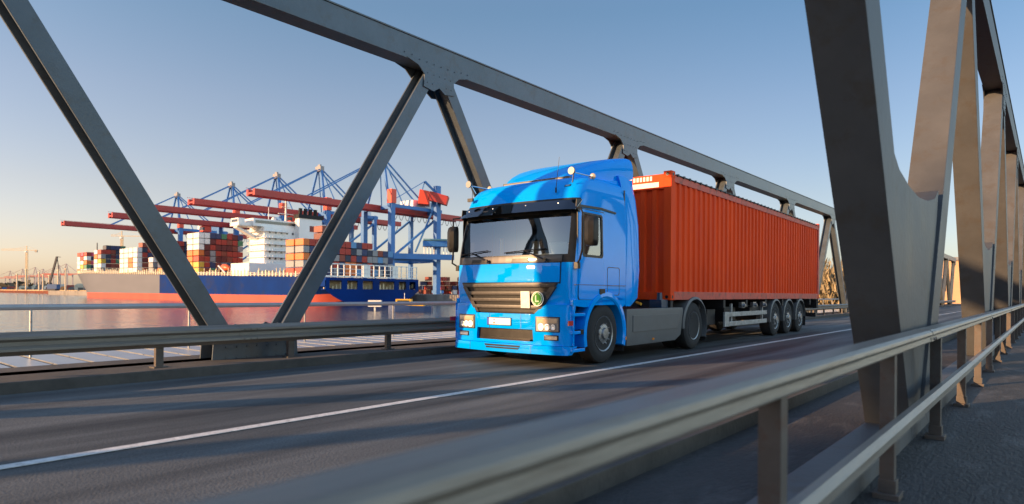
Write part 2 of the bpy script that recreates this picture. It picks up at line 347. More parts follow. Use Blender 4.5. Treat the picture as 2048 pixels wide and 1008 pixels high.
pm0=None; y=-3.8
while y<62:
    if pm0 is None:
        mb=MB(); mb.box(-0.045,0.03,-0.035,0.035,0.02,zt-0.085); mb.box(-0.075,0.06,-0.07,0.07,0.012,0.045); mb.box(-0.05,0.04,-0.042,0.042,0.045,0.12); pm0=mb.build('post',POSTM,g,bevel=0.004,loc=(0,y,0))
    else:
        c=pm0.copy(); C.objects.link(c); c.location=(0,y,0)
    y+=2.0
# ------------------------------------------------------------------ the lorry
PHI=TH-38.4
dv=Vector((-math.sin(R(PHI)),math.cos(R(PHI)),0)); lv=Vector((math.cos(R(PHI)),math.sin(R(PHI)),0))
ORG=dv*8.22-lv*6.66
def L2W(x,y,z): return ORG+lv*x+dv*y+Vector((0,0,z))
truck=thing('truck','bright blue articulated lorry cab with roof deflector, number plate and round green sign','truck',ORG,R(PHI))
# profile of the cab: z, front y, half width, corner radius
LV=[(0.98,.02,1.235,.16),(1.32,.0,1.24,.16),(1.66,.02,1.24,.16),(1.79,.035,1.24,.16),(2.0,.075,1.237,.16),(2.2,.115,1.232,.16),(2.45,.175,1.222,.17),(2.56,.20,1.215,.17),(2.70,.235,1.21,.18),(2.80,.275,1.203,.19),(2.90,.335,1.19,.21),(3.0,.43,1.165,.24),(3.07,.56,1.125,.28),(3.12,.76,1.06,.30),(3.14,1.05,.95,.30),(3.145,1.35,.8,.3)]
def interp(z):
    if z<=LV[0][0]: return LV[0][1:]
    for a,b in zip(LV,LV[1:]):
        if z<=b[0]:
            f=(z-a[0])/(b[0]-a[0]); return tuple(a[i]+f*(b[i]-a[i]) for i in (1,2,3))
    return LV[-1][1:]
BUL=0.13
def fy(x,z,off=0.0):             # front surface y at lateral x
    yf,hw,rc=interp(z); ax=abs(x); xe=hw-rc
    base=yf+BUL*(min(ax,xe)/1.24)**2.2
    if ax>xe: base+=rc-math.sqrt(max(0,rc*rc-(ax-xe)**2))
    return base-off
def outline(z,REAR=1.85):
    yf,hw,rc=interp(z); xe=hw-rc; pts=[]
    for f in (0,.25,.5,.7,.85,1.0): pts.append((xe*f, fy(xe*f,z)))
    ye=pts[-1][1]
    for a in (22,45,68,90): pts.append((xe+rc*math.sin(R(a)), ye+rc*(1-math.cos(R(a)))))
    y1=pts[-1][1]
    ys=[max(y1+.01,.36)]+[max(y1+.02*i,v) for i,v in ((2,.44),(3,1.0),(4,1.10),(5,1.45),(6,REAR))]
    for v in ys: pts.append((hw,v))
    return pts
cols=[outline(l[0]) for l in LV]; NP=len(cols[0])   # 16 points: 0-5 front, 6-9 corner, 10..15 side
body=MB(); wsh=MB(); swin={1:MB(),-1:MB()}; blk=MB(); gid={}
for s in (1,-1):
    for i in range(len(LV)-1):
        z0,z1=LV[i][0],LV[i+1][0]
        for k in range(NP-1):
            a,b,c,d=cols[i][k],cols[i][k+1],cols[i+1][k+1],cols[i+1][k]
            q=[(s*a[0],a[1],z0),(s*b[0],b[1],z0),(s*c[0],c[1],z1),(s*d[0],d[1],z1)]
            if 1.78<z0<2.44 and k<6: t=wsh
            elif 1.65<z0<2.6 and k<8: t=blk
            elif 1.78<z0<2.44 and k==11: t=swin[s]
            else: t=body
            t.add(q,[(0,1,2,3) if s>0 else (3,2,1,0)])
    # rear wall half
    for i in range(len(LV)-1):
        a=cols[i][-1]; c=cols[i+1][-1]
        body.add([(s*a[0],a[1],LV[i][0]),(0,a[1],LV[i][0]),(0,c[1],LV[i+1][0]),(s*c[0],c[1],LV[i+1][0])],[(0,1,2,3)])
top=cols[-1]; z=LV[-1][0]
body.add([(p[0],p[1],z) for p in top]+[(-p[0],p[1],z) for p in top[::-1]],[tuple(range(2*NP))])
def weld(mb,name,m,parent,**k):
    o=mb.build(name,m,parent); me=o.data; bm=bmesh.new(); bm.from_mesh(me); bmesh.ops.remove_doubles(bm,verts=bm.verts,dist=1e-4); bmesh.ops.recalc_face_normals(bm,faces=bm.faces)
    bm.to_mesh(me); bm.free(); me.polygons.foreach_set('use_smooth',[True]*len(me.polygons))
    me.set_sharp_from_angle(angle=R(50)); return o
cab=weld(body,'cab_body',PAINT,truck)
weld(blk,'window_surround',BLACK,truck); weld(wsh,'windshield',WGLASS,truck); weld(swin[1],'side_window',SGLASS,truck); weld(swin[-1],'side_window',SGLASS,truck)
# dark lining inside so the cab reads as a cabin
lin=MB(); 
for s in (1,-1):
    lin.box(min(s*1.17,s*1.185),max(s*1.17,s*1.185),0.40,0.43,1.72,2.5)
lin.box(-1.18,1.18,1.78,1.80,1.0,2.9); lin.box(-1.18,1.18,0.55,1.78,2.62,2.64); lin.box(-1.18,1.18,0.2,1.78,1.02,1.04)
lin.build('cabin_lining',mat('cabin_grey',(0.06,0.06,0.06),0.8),truck)
mb=MB(); mb.prism([(0.17,1.70),(0.62,1.80),(0.66,1.72),(0.5,1.3),(0.2,1.1)],-1.12,1.12); mb.build('dashboard',mat('dash_grey',(0.09,0.09,0.088),0.7),truck,bevel=0.015)
for sx in (-0.6,0.6):
    mb=MB(); mb.box(sx-.26,sx+.26,.95,1.42,1.35,1.50); mb.build('seat',mat('seat_cloth',(0.05,0.05,0.06),0.9),truck,bevel=0.03)
    mb=MB(); mb.box(sx-.25,sx+.25,1.42,1.55,1.45,2.15); mb.box(sx-.13,sx+.13,1.43,1.54,2.16,2.36); mb.build('seat_back',MATS['seat_cloth'],truck,bevel=0.03)
mb=MB(); ring=[]
for k in range(25):
    a=2*math.pi*k/24; ring.append(Vector((0.6+0.23*math.cos(a),0.66+0.23*math.sin(a)*0.8,1.86+0.23*math.sin(a)*0.35)))
mb.tube(ring,0.015,6,False); mb.tube([(0.6,0.66,1.86),(0.6,0.56,1.7)],0.03); mb.tube([(0.37,0.66,1.86),(0.83,0.66,1.86)],0.018); mb.build('steering_wheel',BLACK,truck,smooth=True)
# cab side details
def side_y(hwz,off): return hwz+off
def side_panel(name,m,pts,off,thick,parent=truck,s=1,bevel=0.0,hole=None,**k):
    mb=MB(); n=len(pts)
    f=lambda y,z,o:(s*(interp(max(z,.98))[1]+o),y,z)
    if hole is None:
        vs=[f(y,z,off) for y,z in pts]+[f(y,z,off-thick) for y,z in pts]
        fs=[tuple(range(n)),tuple(range(n,2*n))[::-1]]+[(i,n+i,n+(i+1)%n,(i+1)%n) for i in range(n)]
    else:
        vs=[f(y,z,off) for y,z in pts]+[f(y,z,off) for y,z in hole]+[f(y,z,off-thick) for y,z in pts]+[f(y,z,off-thick) for y,z in hole]
        fs=[]
        for i in range(n):
            j=(i+1)%n; fs.append((i,j,n+j,n+i)); fs.append((2*n+i,2*n+j,3*n+j,3*n+i)); fs.append((i,j,2*n+j,2*n+i)); fs.append((n+i,n+j,3*n+j,3*n+i))
    mb.add(vs,fs); return mb.build(name,m,parent,**k)
def rrect(y0,y1,z0,z1,r=.05,n=3):
    pts=[]
    for cy,cz,a0 in ((y1-r,z0+r,-90),(y1-r,z1-r,0),(y0+r,z1-r,90),(y0+r,z0+r,180)):
        for k in range(n+1):
            a=R(a0+90*k/n); pts.append((cy+r*math.cos(a),cz+r*math.sin(a)))
    return pts
for s in (1,-1):
    gp=rrect(.285,1.135,1.06,2.53,.06); side_panel('door_gap',BLACK,gp,.004,.01,s=s,hole=rrect(.42,1.02,1.77,2.46,.04))
    d=side_panel('door',PAINT,rrect(.30,1.12,1.075,2.515,.05),.012,.012,s=s,hole=rrect(.40,1.04,1.755,2.475,.05))
    side_panel('window_seal',BLACK,rrect(.40,1.04,1.755,2.475,.05),.016,.02,parent=d,s=s,hole=rrect(.445,.995,1.795,2.445,.04))
    mb=MB(); x0=1.252; mb.box(min(s*x0,s*(x0+.012)),max(s*x0,s*(x0+.012)),.93,1.10,1.13,1.25); mb.build('handle',BLACK,d,bevel=.006)
    # bunk panel and locker seams
    side_panel('locker_gap',BLACK,rrect(1.20,1.62,1.14,1.62,.04),.003,.006,s=s,hole=rrect(1.21,1.61,1.15,1.61,.04))
    side_panel('waist_seam',mat('seam_dark',(0.004,0.05,0.2),0.4,coat=.5),[(.02+.17,1.305),(1.84,1.305),(1.84,1.315),(.19,1.315)],.0135,.02,s=s)
    side_panel('drip_rail',BLACK,[(.26,2.50),(.30,2.58),(1.0,2.60),(1.5,2.57),(1.5,2.54),(1.0,2.565),(.36,2.54),(.33,2.45)],.02,.03,s=s)
    # rear side fairing
    mb=MB(); ring=[]
    for z,yr,xo in ((.95,2.10,0),(1.1,2.36,0),(1.6,2.42,0),(2.4,2.42,-.01),(2.9,2.40,-.03),(3.12,2.36,-.07),(3.28,2.30,-.12)):
        hw=interp(min(z,2.9))[1]+xo
        ring.append([Vector((s*hw,1.86,z)),Vector((s*(hw+.012),2.0,z)),Vector((s*(hw+.006),yr-.12,z)),Vector((s*(hw-.03),yr,z)),Vector((s*(hw-.07),yr,z)),Vector((s*(hw-.07),1.9,z))])
    mb.loft(ring); mb.build('side_fairing',PAINT,truck,smooth=True)
    mb=MB(); mb.box(min(s*1.19,s*1.2),max(s*1.19,s*1.2),1.84,1.875,1.0,3.0); mb.build('fairing_gap',BLACK,truck)
    # lower door panel / steps / wheel arch
    pts=[(.15,1.07),(.15,.98),(.50,.95)]+[(1.14+.66*math.cos(R(a)),.50+.66*math.sin(R(a))) for a in (135,115,95,80,65,50,38)]+[(1.84,.98),(1.84,1.07)]
    side_panel('lower_panel',PAINT,pts,.004,.05,s=s)
    mb=MB(); ro,ri=.70,.60
    A=list(range(196,-26,-12)); 
    rg=[]
    for a in A:
        ca,sa=math.cos(R(a)),math.sin(R(a)); rg.append([Vector((s*1.262,1.14+ro*ca,.50+ro*sa)),Vector((s*1.27,1.14+(ri+.03)*ca,.50+(ri+.03)*sa)),Vector((s*1.25,1.14+ri*ca,.50+ri*sa)),Vector((s*.90,1.14+(ri+.01)*ca,.50+(ri+.01)*sa)),Vector((s*.90,1.14+(ri+.03)*ca,.50+(ri+.03)*sa)),Vector((s*1.2,1.14+ro*ca,.50+ro*sa))])
    mb.loft(rg); mb.build('wheel_arch',PAINT,truck,smooth=True)
    mb=MB(); mb.box(min(s*.93,s*1.22),max(s*.93,s*1.22),1.80,1.815,.16,.45); mb.build('mud_flap',RUBBER,truck)
    # entry steps
    mb=MB(); mb.box(min(s*1.0,s*1.03),max(s*1.0,s*1.03),.14,.52,.28,.98); mb.prism([(.13,.26),(.58,.26),(.50,.42),(.48,.98),(.46,.98),(.13,.98)],s*1.02,s*1.06); mb.build('step_well',PAINT,truck)
    for zz in (.30,.58,.86):
        mb=MB(); mb.box(min(s*1.03,s*1.25),max(s*1.03,s*1.25),.13,.50,zz-.05,zz); st=mb.build('step',PAINT,truck,bevel=.01)
        mb=MB()
        for k in range(6): mb.box(min(s*1.06,s*1.23),max(s*1.06,s*1.23),.16+k*.055,.19+k*.055,zz,zz+.008)
        mb.build('tread',BLACK,st)
    mb=MB(); mb.box(min(s*1.19,s*1.255),max(s*1.19,s*1.255),.36,.54,.52,.60); mb.build('side_lamp',BLACK,truck,bevel=.01)
    # mirrors
    mr=MB(); rg=[]
    for zz,f in ((1.90,.55),(1.93,.85),(2.0,1),(2.13,1.0),(2.26,1),(2.33,.85),(2.36,.55)):
        cx=1.55 if s>0 else -1.36; rg.append([Vector((cx-.11*f**.4,.20,zz)),Vector((cx-.11*f**.4,.17,zz)),Vector((cx-.08*f,.17-.07*f,zz)),Vector((cx,.17-.10*f,zz)),Vector((cx+.08*f,.17-.07*f,zz)),Vector((cx+.11*f**.4,.17,zz)),Vector((cx+.11*f**.4,.20,zz))])
    mr.loft(rg); o=mr.build('mirror',BLACK,truck,smooth=True)
    mb=MB(); mb.tube([(s*1.22,.26,2.52),(s*1.36,.16,2.50),((1.42 if s>0 else -1.31),.12,2.42),((1.42 if s>0 else -1.31),.12,2.30)],.014); mb.tube([((1.42 if s>0 else -1.31),.12,2.36),((1.42 if s>0 else -1.31),.12,1.86),(s*1.36,.15,1.70),(s*1.25,.22,1.62)],.016)
    mb.box(min(s*1.23,s*1.30),max(s*1.23,s*1.30),.18,.26,1.56,1.66); mb.build('mirror_arm',BLACK,o,smooth=True)
    mb=MB(); xm=1.55 if s>0 else -1.36; mb.box(xm-.10,xm+.10,.199,.206,1.95,2.31); mb.build('mirror_glass',CHROME,o)
# front curved slabs
def fslab(name,m,z0,z1,xb,xt,off,th,parent=truck,bevel=0.0,n=14,label=None,left=None,smooth=True,zs=1):
    """slab following the nose. at z0 spans xb=(x0,x1), at z1 spans xt"""
    mb=MB(); rows=[]
    for j in range(zs+1):
        f=j/zs; z=z0+(z1-z0)*f; xa=xb[0]+(xt[0]-xb[0])*f; xc=xb[1]+(xt[1]-xb[1])*f
        rows.append([(xa+(xc-xa)*i/n,z) for i in range(n+1)])
    N=n+1; vs=[]
    for side in (0,1):
        for r in rows:
            for x,z in r: vs.append((x,fy(x,z,off-(th if side else 0)),z))
    T=N*(zs+1); fs=[]
    for j in range(zs):
        for i in range(n):
            a=j*N+i; fs.append((a,a+1,a+N+1,a+N)); fs.append((T+a,T+a+N,T+a+N+1,T+a+1))
        a=j*N; fs.append((a,a+N,T+a+N,T+a)); a=j*N+n; fs.append((a,T+a,T+a+N,a+N))
    for i in range(n):
        fs.append((i,T+i,T+i+1,i+1)); a=zs*N+i; fs.append((a,a+1,T+a+1,T+a))
    mb.add(vs,fs); return mb.build(name,m,parent,bevel=bevel,smooth=smooth,label=label)
OB=.07
hood=fslab('hood_panel',PAINT,1.345,1.655,(-1.03,1.03),(-1.03,1.03),.028,.03,bevel=.008)
fslab('hood_gap',BLACK,1.325,1.66,(-1.045,1.045),(-1.045,1.045),.004,.01)
# dark scuttle panel below the windshield
fslab('scuttle_panel',mat('scuttle',(0.07,0.055,0.045),0.35,coat=.4),1.665,1.775,(-1.06,1.06),(-1.06,1.06),.022,.02,bevel=.004)
for x in (-.62,.30): fslab('washer_recess',BLACK,1.675,1.735,(x-.17,x+.17),(x-.15,x+.15),.034,.02)
for x0,xe in ((-.40,-1.02),(.95,.30)):      # wipers
    pass
for xp,dx in ((-.38,-.42),(.80,-.42)):
    mb=MB(); a=Vector((xp,fy(xp,1.70,.06),1.70)); b=Vector((xp+dx,fy(xp+dx,1.86,.045),1.86))
    mb.tube([a,b],[.016,.009],6); mb.lathe([(0,.035),(.03,.03)],a,'y',10,-1)
    c0=Vector((b.x-.42,fy(b.x-.42,1.845,.03),1.835)); c1=Vector((b.x+.40,fy(b.x+.40,1.885,.03),1.885)); c0.x=max(c0.x,-1.1); c0.y=fy(c0.x,1.84,.03)
    mb.tube([c0,b,c1],.009,5); mb.build('wiper',BLACK,truck)
# grille
fslab('grille_back',BLACK,.84,1.325,(-.66,.66),(-1.0,1.0),.012,.03)
gr=fslab('grille_frame',GRILLE,1.265,1.325,(-.96,.96),(-1.0,1.0),.05,.07,bevel=.008)
for k,(zc) in enumerate((1.165,1.055,.945)):
    f0=(zc-.03-.84)/.485; f1=(zc+.03-.84)/.485
    fslab('slat',GRILLE,zc-.028,zc+.028,(-.66-.34*f0+.02,.66+.34*f0-.02),(-.66-.34*f1+.02,.66+.34*f1-.02),.05,.06,parent=gr,bevel=.008)
for s in (-1,1):
    fslab('grille_post',GRILLE,.85,1.27,*( ((.58,.67),(.88,.985)) if s>0 else ((-.67,-.58),(-.985,-.88)) ),.045,.05,parent=gr,n=2)
fslab('grille_lower',BLACK,.86,.90,(-.62,.62),(-.66,.66),.03,.05,parent=gr)
fslab('white_card',mat('card_metal',(0.45,0.45,0.44),.5,.4,.2,9),.93,1.20,(.36,.53),(.36,.53),.066,.012,n=2)
# round green sign with the letter
x,zc=.68,1.08; y=fy(x,zc,.085)
sg=MB(); sg.lathe([(0,.118),(.008,.118)],(x,y+.01,zc),'y',32); sgn=sg.build('round_sign',WHITE,truck)
mb=MB(); mb.lathe([(0,.105),(.006,.105)],(x,y+.006,zc),'y',32); mb.build('green_field',mat('sign_green',(0.05,0.22,0.03),.7,spec=.1),sgn)
def ringmb(x,y,z,r0,r1,t,a0,a1,n=20):
    mb=MB(); rg=[]
    for k in range(n+1):
        a=R(a0+(a1-a0)*k/n); c,s_=math.cos(a),math.sin(a); rg.append([Vector((x+r0*c,y,z+r0*s_)),Vector((x+r1*c,y,z+r1*s_)),Vector((x+r1*c,y-t,z+r1*s_)),Vector((x+r0*c,y-t,z+r0*s_))])
    return mb.loft(rg)
LM=mat('letter_white',(0.55,0.65,0.45),.7,spec=.1)
ringmb(x,y+.004,zc,.082,.094,.006,100,260).build('ring_mark',LM,sgn); ringmb(x,y+.004,zc,.082,.094,.006,-80,80).build('ring_mark',LM,sgn)
mb=MB(); mb.box(x-.035,x-.012,y-.004,y+.004,zc-.05,zc+.055); mb.box(x-.012,x+.038,y-.004,y+.004,zc-.05,zc-.028); mb.build('letter',LM,sgn)
# bumper
bump_parts=[('bumper',.575,.83,(-.60,.60),(-.66,.66)),]
bp=fslab('bumper',PAINT,.585,.835,(-.58,.58),(-.62,.62),OB,.09,bevel=.008)
fslab('bumper_lower',PAINT,.345,.395,(-.66,.66),(-.60,.60),OB,.09,parent=bp,bevel=.006)
fslab('bumper_intake',BLACK,.38,.60,(-.62,.62),(-.62,.62),OB-.06,.03,parent=bp)
fslab('intake_lip',BLACK,.395,.425,(-.52,.52),(-.54,.54),OB-.01,.05,parent=bp)
HGLASS=glass('headlight_glass',(0.95,0.95,0.95),0.04)
def corner_block(s):
    mb=MB(); zs=[.345,.45,.60,.84,.93,.99]; xin=[.60,.60,.585,.62,.70,.80]; rings=[]
    for z,xi in zip(zs,xin):
        o=OB if z<.9 else OB*.6
        row=[]; 
        xs=[xi+(1.235-xi)*f for f in (0,.2,.4,.6,.75,.86,.93,.98,1.0)]
        for x in xs: row.append(Vector((s*x,fy(x,.98,o),z)))
        row.append(Vector((s*1.255,.14,z))); row.append(Vector((s*1.25,.155,z))); row.append(Vector((s*1.1,.155,z))); row.append(Vector((s*xi,.10,z)))
        rings.append(row)
    mb.loft(rings); return mb.build('bumper_corner',PAINT,bp,smooth=True)
for s in (1,-1):
    cb=corner_block(s)
    def patch(name,m,z0,z1,x0,x1,off,th,parent,bev=.0):
        a,b=(x0,x1) if s>0 else (-x1,-x0)
        # follow the bumper face, which keeps its plan shape below the cab
        mb=MB(); n=6; vs=[]
        for side in (0,1):
            for z in (z0,z1):
                for i in range(n+1):
                    x=a+(b-a)*i/n; vs.append((x,fy(x,.98,off-(th if side else 0)),z))
        N=n+1; T=2*N; fs=[]
        for i in range(n): fs+= [(i,i+1,N+i+1,N+i),(T+i,T+N+i,T+N+i+1,T+i+1),(i,T+i,T+i+1,i+1),(N+i,N+i+1,T+N+i+1,T+N+i)]
        fs+=[(0,N,T+N,T),(n,T+n,T+N+n,N+n)]
        mb.add(vs,fs); return mb.build(name,m,parent,bevel=bev,smooth=True)
    h=patch('headlight',BLACK,.555,.80,.64,1.07,OB+.006,.02,truck,.01)
    patch('lens',mat('bowl_grey',(0.26,0.25,0.24),.3,.3,coat=1),.57,.785,.66,1.05,OB+.009,.004,h)
    REFL=mat('reflector_bowl',(0.75,0.74,0.70),.18,1.0)
    for xx,rr in ((.75,.055),(.86,.05),(.96,.045)):
        mb=MB(); mb.lathe([(0,rr),(.008,rr),(.009,rr*.8),(.003,rr*.4)],(s*xx,fy(xx,.98,OB+.012),.635),'y',16,-1); mb.build('reflector',mat('bowl_silver',(0.85,0.85,0.82),.4,.55),h)
    patch('indicator',mat('lens_warm',(0.75,0.55,0.35),.15,.3,coat=1),.70,.77,.68,1.03,OB+.018,.004,h)
    fl=patch('fog_lamp',BLACK,.425,.51,.80,1.05,OB+.006,.02,truck,.006); patch('lens',CHROME,.44,.495,.82,1.03,OB+.014,.008,fl)
    mb=MB(); mb.box(min(s*1.245,s*1.262),max(s*1.245,s*1.262),.0,.13,.67,.745); mb.build('side_reflector',REDM,truck)
    # raised corner cheek beside grille
    a=(1.045,1.20); b=(1.045,1.20)
# lower lip
lp=fslab('front_lip',PAINT,.20,.34,(-1.2,1.2),(-1.235,1.235),OB+.035,.13,bevel=.01,n=24)
fslab('lip_grille',BLACK,.255,.32,(-.34,.34),(-.38,.38),OB+.04,.02,parent=lp)
fslab('lip_bar',PAINT,.282,.292,(-.36,.36),(-.36,.36),OB+.046,.02,parent=lp)
for x in (-.74,.58): fslab('panel_seam',MATS['seam_dark'],.205,.34,(x,x+.008),(x,x+.008),OB+.0375,.01,n=1,parent=lp)
for x in (-.30,.36): fslab('panel_seam',MATS['seam_dark'],.59,.83,(x,x+.008),(x,x+.008),OB+.0025,.01,n=1,parent=bp)
# number plate: blank white with a blue band and two small seals
pl=fslab('number_plate',BLACK,.635,.765,(-.345,.175),(-.345,.175),OB+.012,.01,n=2)
fslab('plate_face',WHITE,.645,.755,(-.295,.165),(-.295,.165),OB+.016,.006,n=2,parent=pl)
fslab('plate_band',mat('plate_blue',(0.01,0.05,0.45),.4),.645,.755,(-.338,-.297),(-.338,-.297),OB+.016,.006,n=1,parent=pl)
fslab('seal',MATS['plate_blue'],.715,.74,(-.195,-.17),(-.195,-.17),OB+.019,.004,n=1,parent=pl); fslab('seal',REDM,.66,.685,(-.195,-.17),(-.195,-.17),OB+.019,.004,n=1,parent=pl)
# smoked sun visor
def visor():
    mb=MB(); top=[];bot=[]
    xs=[-1.24+2.48*i/20 for i in range(21)]
    for th in (0,.012):
        for x,z,o in [(x,2.70,.03) for x in xs]: top.append((x,fy(min(max(x,-1.2),1.2),2.66,o-th),2.665))
        for x in xs: bot.append((x,fy(min(max(x,-1.2),1.2),2.5,.17-th),2.49))
    N=21; vs=top[:N]+bot[:N]+top[N:]+bot[N:]; fs=[]
    for i in range(N-1):
        fs+=[(i,i+1,N+i+1,N+i),(2*N+i,3*N+i,3*N+i+1,2*N+i+1),(i,2*N+i,2*N+i+1,i+1),(N+i,N+i+1,3*N+i+1,3*N+i)]
    fs+=[(0,N,3*N,2*N),(N-1,3*N-1,4*N-1,2*N-1)]
    mb.add(vs,fs); return mb.build('sun_visor',VISG,truck,smooth=True)
vz=visor()
for x in (-.95,-.35,.35,.95):
    mb=MB(); mb.lathe([(0,.012),(.01,.008)],(x,fy(x,2.6,.13),2.60),'y',8,-1); mb.build('rivet',CHROME,vz)
for s in (1,-1):
    mb=MB(); mb.prism([(.24,2.53),(.26,2.66),(.42,2.67),(.36,2.56)],s*1.215,s*1.226); mb.build('visor_bracket',BLACK,vz)
# roof deflector
mb=MB(); rings=[]
for y,hw,zb,zt in ((.84,.68,3.12,3.17),(.95,.76,3.12,3.25),(1.15,.84,3.13,3.36),(1.4,.92,3.14,3.47),(1.7,.99,3.17,3.57),(2.0,1.05,3.20,3.64),(2.25,1.09,3.25,3.69),(2.36,1.10,3.28,3.70)):
    h=zt-zb; hp=[(1,0),(1.0,.3),(.99,.55),(.965,.76),(.93,.87),(.87,.94),(.72,.98),(.4,1.0),(0,1.0)]
    r=[Vector((hw*a,y,zb+h*b)) for a,b in hp]+[Vector((-hw*a,y,zb+h*b)) for a,b in hp[-2::-1]]
    rings.append(r)
mb.loft(rings,closed=True); mb.build('roof_deflector',PAINT,truck,smooth=True)
mb=MB(); mb.box(-.72,.72,.80,.90,3.08,3.16); mb.build('roof_hatch_strip',mat('strip_dark',(0.05,0.045,0.04),.4),truck,bevel=.02)
mb=MB(); rings=[]
for y,hw,z0,z1 in ((1.2,.90,3.06,3.14),(1.85,1.10,2.95,3.18),(2.34,1.13,2.95,3.26)): rings.append([Vector((hw,y,z0)),Vector((hw-.04,y,z1)),Vector((-hw+.04,y,z1)),Vector((-hw,y,z0))])
mb.loft(rings); mb.build('deflector_base',PAINT,truck)
# roof lamps on bars, aerials
for s in (1,-1):
    mb=MB(); mb.tube([(s*1.10,.30,3.10),(s*1.12,.90,3.11)],.012); mb.tube([(s*1.10,.36,3.10),(s*1.04,.42,2.96)],.012); mb.tube([(s*1.12,.82,3.11),(s*1.05,.84,3.02)],.012); ba=mb.build('lamp_bar',CHROME,truck,smooth=True)
    mb=MB(); mb.lathe([(0,.060),(.02,.063),(.06,.045),(.08,.02)],(s*1.10,.28,3.12),'y',20); mb.build('roof_lamp',mat('lamp_silver',(0.10,0.105,0.11),.4,.3),ba,smooth=True)
    mb=MB(); mb.lathe([(0,.052),(.03,.05),(.06,.02)],(s*1.12,.92,3.12),'y',16,-1); mb.build('marker_lamp',mat('lamp_orange_white',(0.8,0.55,0.3),.2,coat=1),ba,smooth=True)
mb=MB(); mb.tube([(.80,.30,2.86),(.84,.33,3.38)],[.006,.003],5); mb.tube([(.80,.30,2.80),(.80,.30,2.88)],.014,6); mb.build('aerial',BLACK,truck)
mb=MB(); mb.tube([(-1.02,.30,2.84),(-1.0,.30,3.25)],[.005,.003],5); mb.box(-1.1,-.98,.26,.30,2.80,2.86); mb.build('aerial',BLACK,truck)
fslab('badge',BLACK,2.905,2.935,(.90,1.0),(.90,1.0),.012,.012,n=2); fslab('badge',CHROME,2.912,2.928,(.915,.985),(.915,.985),.016,.005,n=2)
# wheels
def wheel(parent,x,y,r,s,deep,w=.30):
    wn=thing('wheel',None,None,(x,y,r)); wn.parent=parent
    mb=MB(); mb.lathe([(-w+.02,r*.60),(-w+.0,r*.85),(-w+.03,r*.97),(-w+.06,r),(-.06,r),(-.03,r*.975),(0,r*.86),(.004,r*.70),(-.01,r*.60)],(0,0,0),'x',40,s); mb.build('tyre',RUBBER,wn,smooth=True)
    rr=r*.60
    if deep: prof=[(-w+.02,rr),(-.015,rr),(.0,rr*1.0),(-.01,rr*.94),(-.10,rr*.84),(-.15,rr*.62),(-.15,rr*.40),(-.06,rr*.36),(-.04,rr*.28)]
    else: prof=[(-w+.02,rr),(-.015,rr),(.0,rr*1.0),(-.01,rr*.93),(-.06,rr*.82),(-.03,rr*.60),(.0,rr*.52),(.01,rr*.34),(.04,rr*.30),(.045,rr*.12)]
    mb=MB(); mb.lathe(prof,(0,0,0),'x',36,s); rim=mb.build('rim',RIM,wn,smooth=True)
    mb=MB()
    for k in range(10):
        a=2*math.pi*k/10; xx=-.145 if deep else -.02
        mb.lathe([(0,.017),(.03,.014)],(s*xx,rr*.5*math.cos(a),rr*.5*math.sin(a)) if deep else (s*(-.012),rr*.57*math.cos(a),rr*.57*math.sin(a)),'x',6,s)
    mb.build('bolts',CHROME if not deep else RIM,rim)
    mb=MB()
    for k in range(10):
        a=2*math.pi*(k+.5)/10; xx=-.128 if deep else -.045
        mb.lathe([(0,.026),(.006,.026)],(s*xx,rr*.72*math.cos(a),rr*.72*math.sin(a)),'x',10,s)
    mb.build('vent_holes',BLACK,rim)
    return wn
for s in (1,-1):
    wheel(truck,s*1.22,1.14,.50,s,False); wheel(truck,s*1.22,4.95,.50,s,True)
    # second tyre of the twin pair
    mb=MB(); mb.lathe([(-.28,.3),(-.28,.44),(-.25,.5),(-.05,.5),(-.02,.44),(-.02,.3)],(s*.88,4.95,.5),'x',32,s); mb.build('inner_tyre',RUBBER,truck,smooth=True)
    # drive wheel mudguard
    mb=MB(); rg=[]
    for a in range(186,-32,-12):
        ca,sa=math.cos(R(a)),math.sin(R(a)); rg.append([Vector((s*1.25,4.95+.66*ca,.52+.60*sa)),Vector((s*1.27,4.95+.60*ca,.52+.55*sa)),Vector((s*.62,4.95+.60*ca,.52+.55*sa)),Vector((s*.62,4.95+.63*ca,.52+.58*sa))])
    mb.loft(rg); mb.build('mudguard',GREYP,truck,smooth=True)
    mb=MB(); mb.box(min(s*.65,s*1.24),max(s*.65,s*1.24),5.56,5.58,.14,.62); mb.build('mud_flap',RUBBER,truck)
    # side fairing over tanks
    pt=[(1.90,.24),(3.95,.24),(4.22,.34),(4.34,.86),(4.30,.90),(1.90,.90)]
    mb=MB(); mb.prism(pt,s*.78,s*1.24); tk=mb.build('tank_fairing',GREYP,truck,bevel=.025,smooth=True)
    mb=MB(); mb.prism([(2.12,.48),(4.02,.48),(4.10,.78),(2.12,.78)],s*1.238,s*1.252); mb.build('recess_panel',GREYP,tk,bevel=.008)
    mb=MB(); mb.box(min(s*1.24,s*1.25),max(s*1.24,s*1.25),2.9,2.98,.30,.34); mb.build('side_marker',AMBER,tk)
    mb=MB(); mb.box(min(s*1.26,s*1.272),max(s*1.26,s*1.272),1.80,1.84,.36,.42); mb.build('side_marker',AMBER,truck)
mb=MB(); mb.box(-.42,-.34,.6,5.9,.62,.88); mb.box(.34,.42,.6,5.9,.62,.88); mb.box(-1.0,1.0,1.08,1.2,.42,.54); mb.box(-1.0,1.0,4.88,5.02,.42,.58); mb.box(-.6,.6,.3,2.2,.55,1.0); mb.box(-.5,.5,2.3,4.2,.5,.7); mb.box(-.2,.2,4.7,5.2,.3,.7)
mb.box(-1.1,1.1,2.0,4.6,.86,.9); mb.build('frame_rails',CHASSIS,truck)
mb=MB(); mb.lathe([(0,.45),(.05,.45)],(0,4.75,.90),'z',20); mb.build('coupling_plate',CHASSIS,truck)
mb=MB()
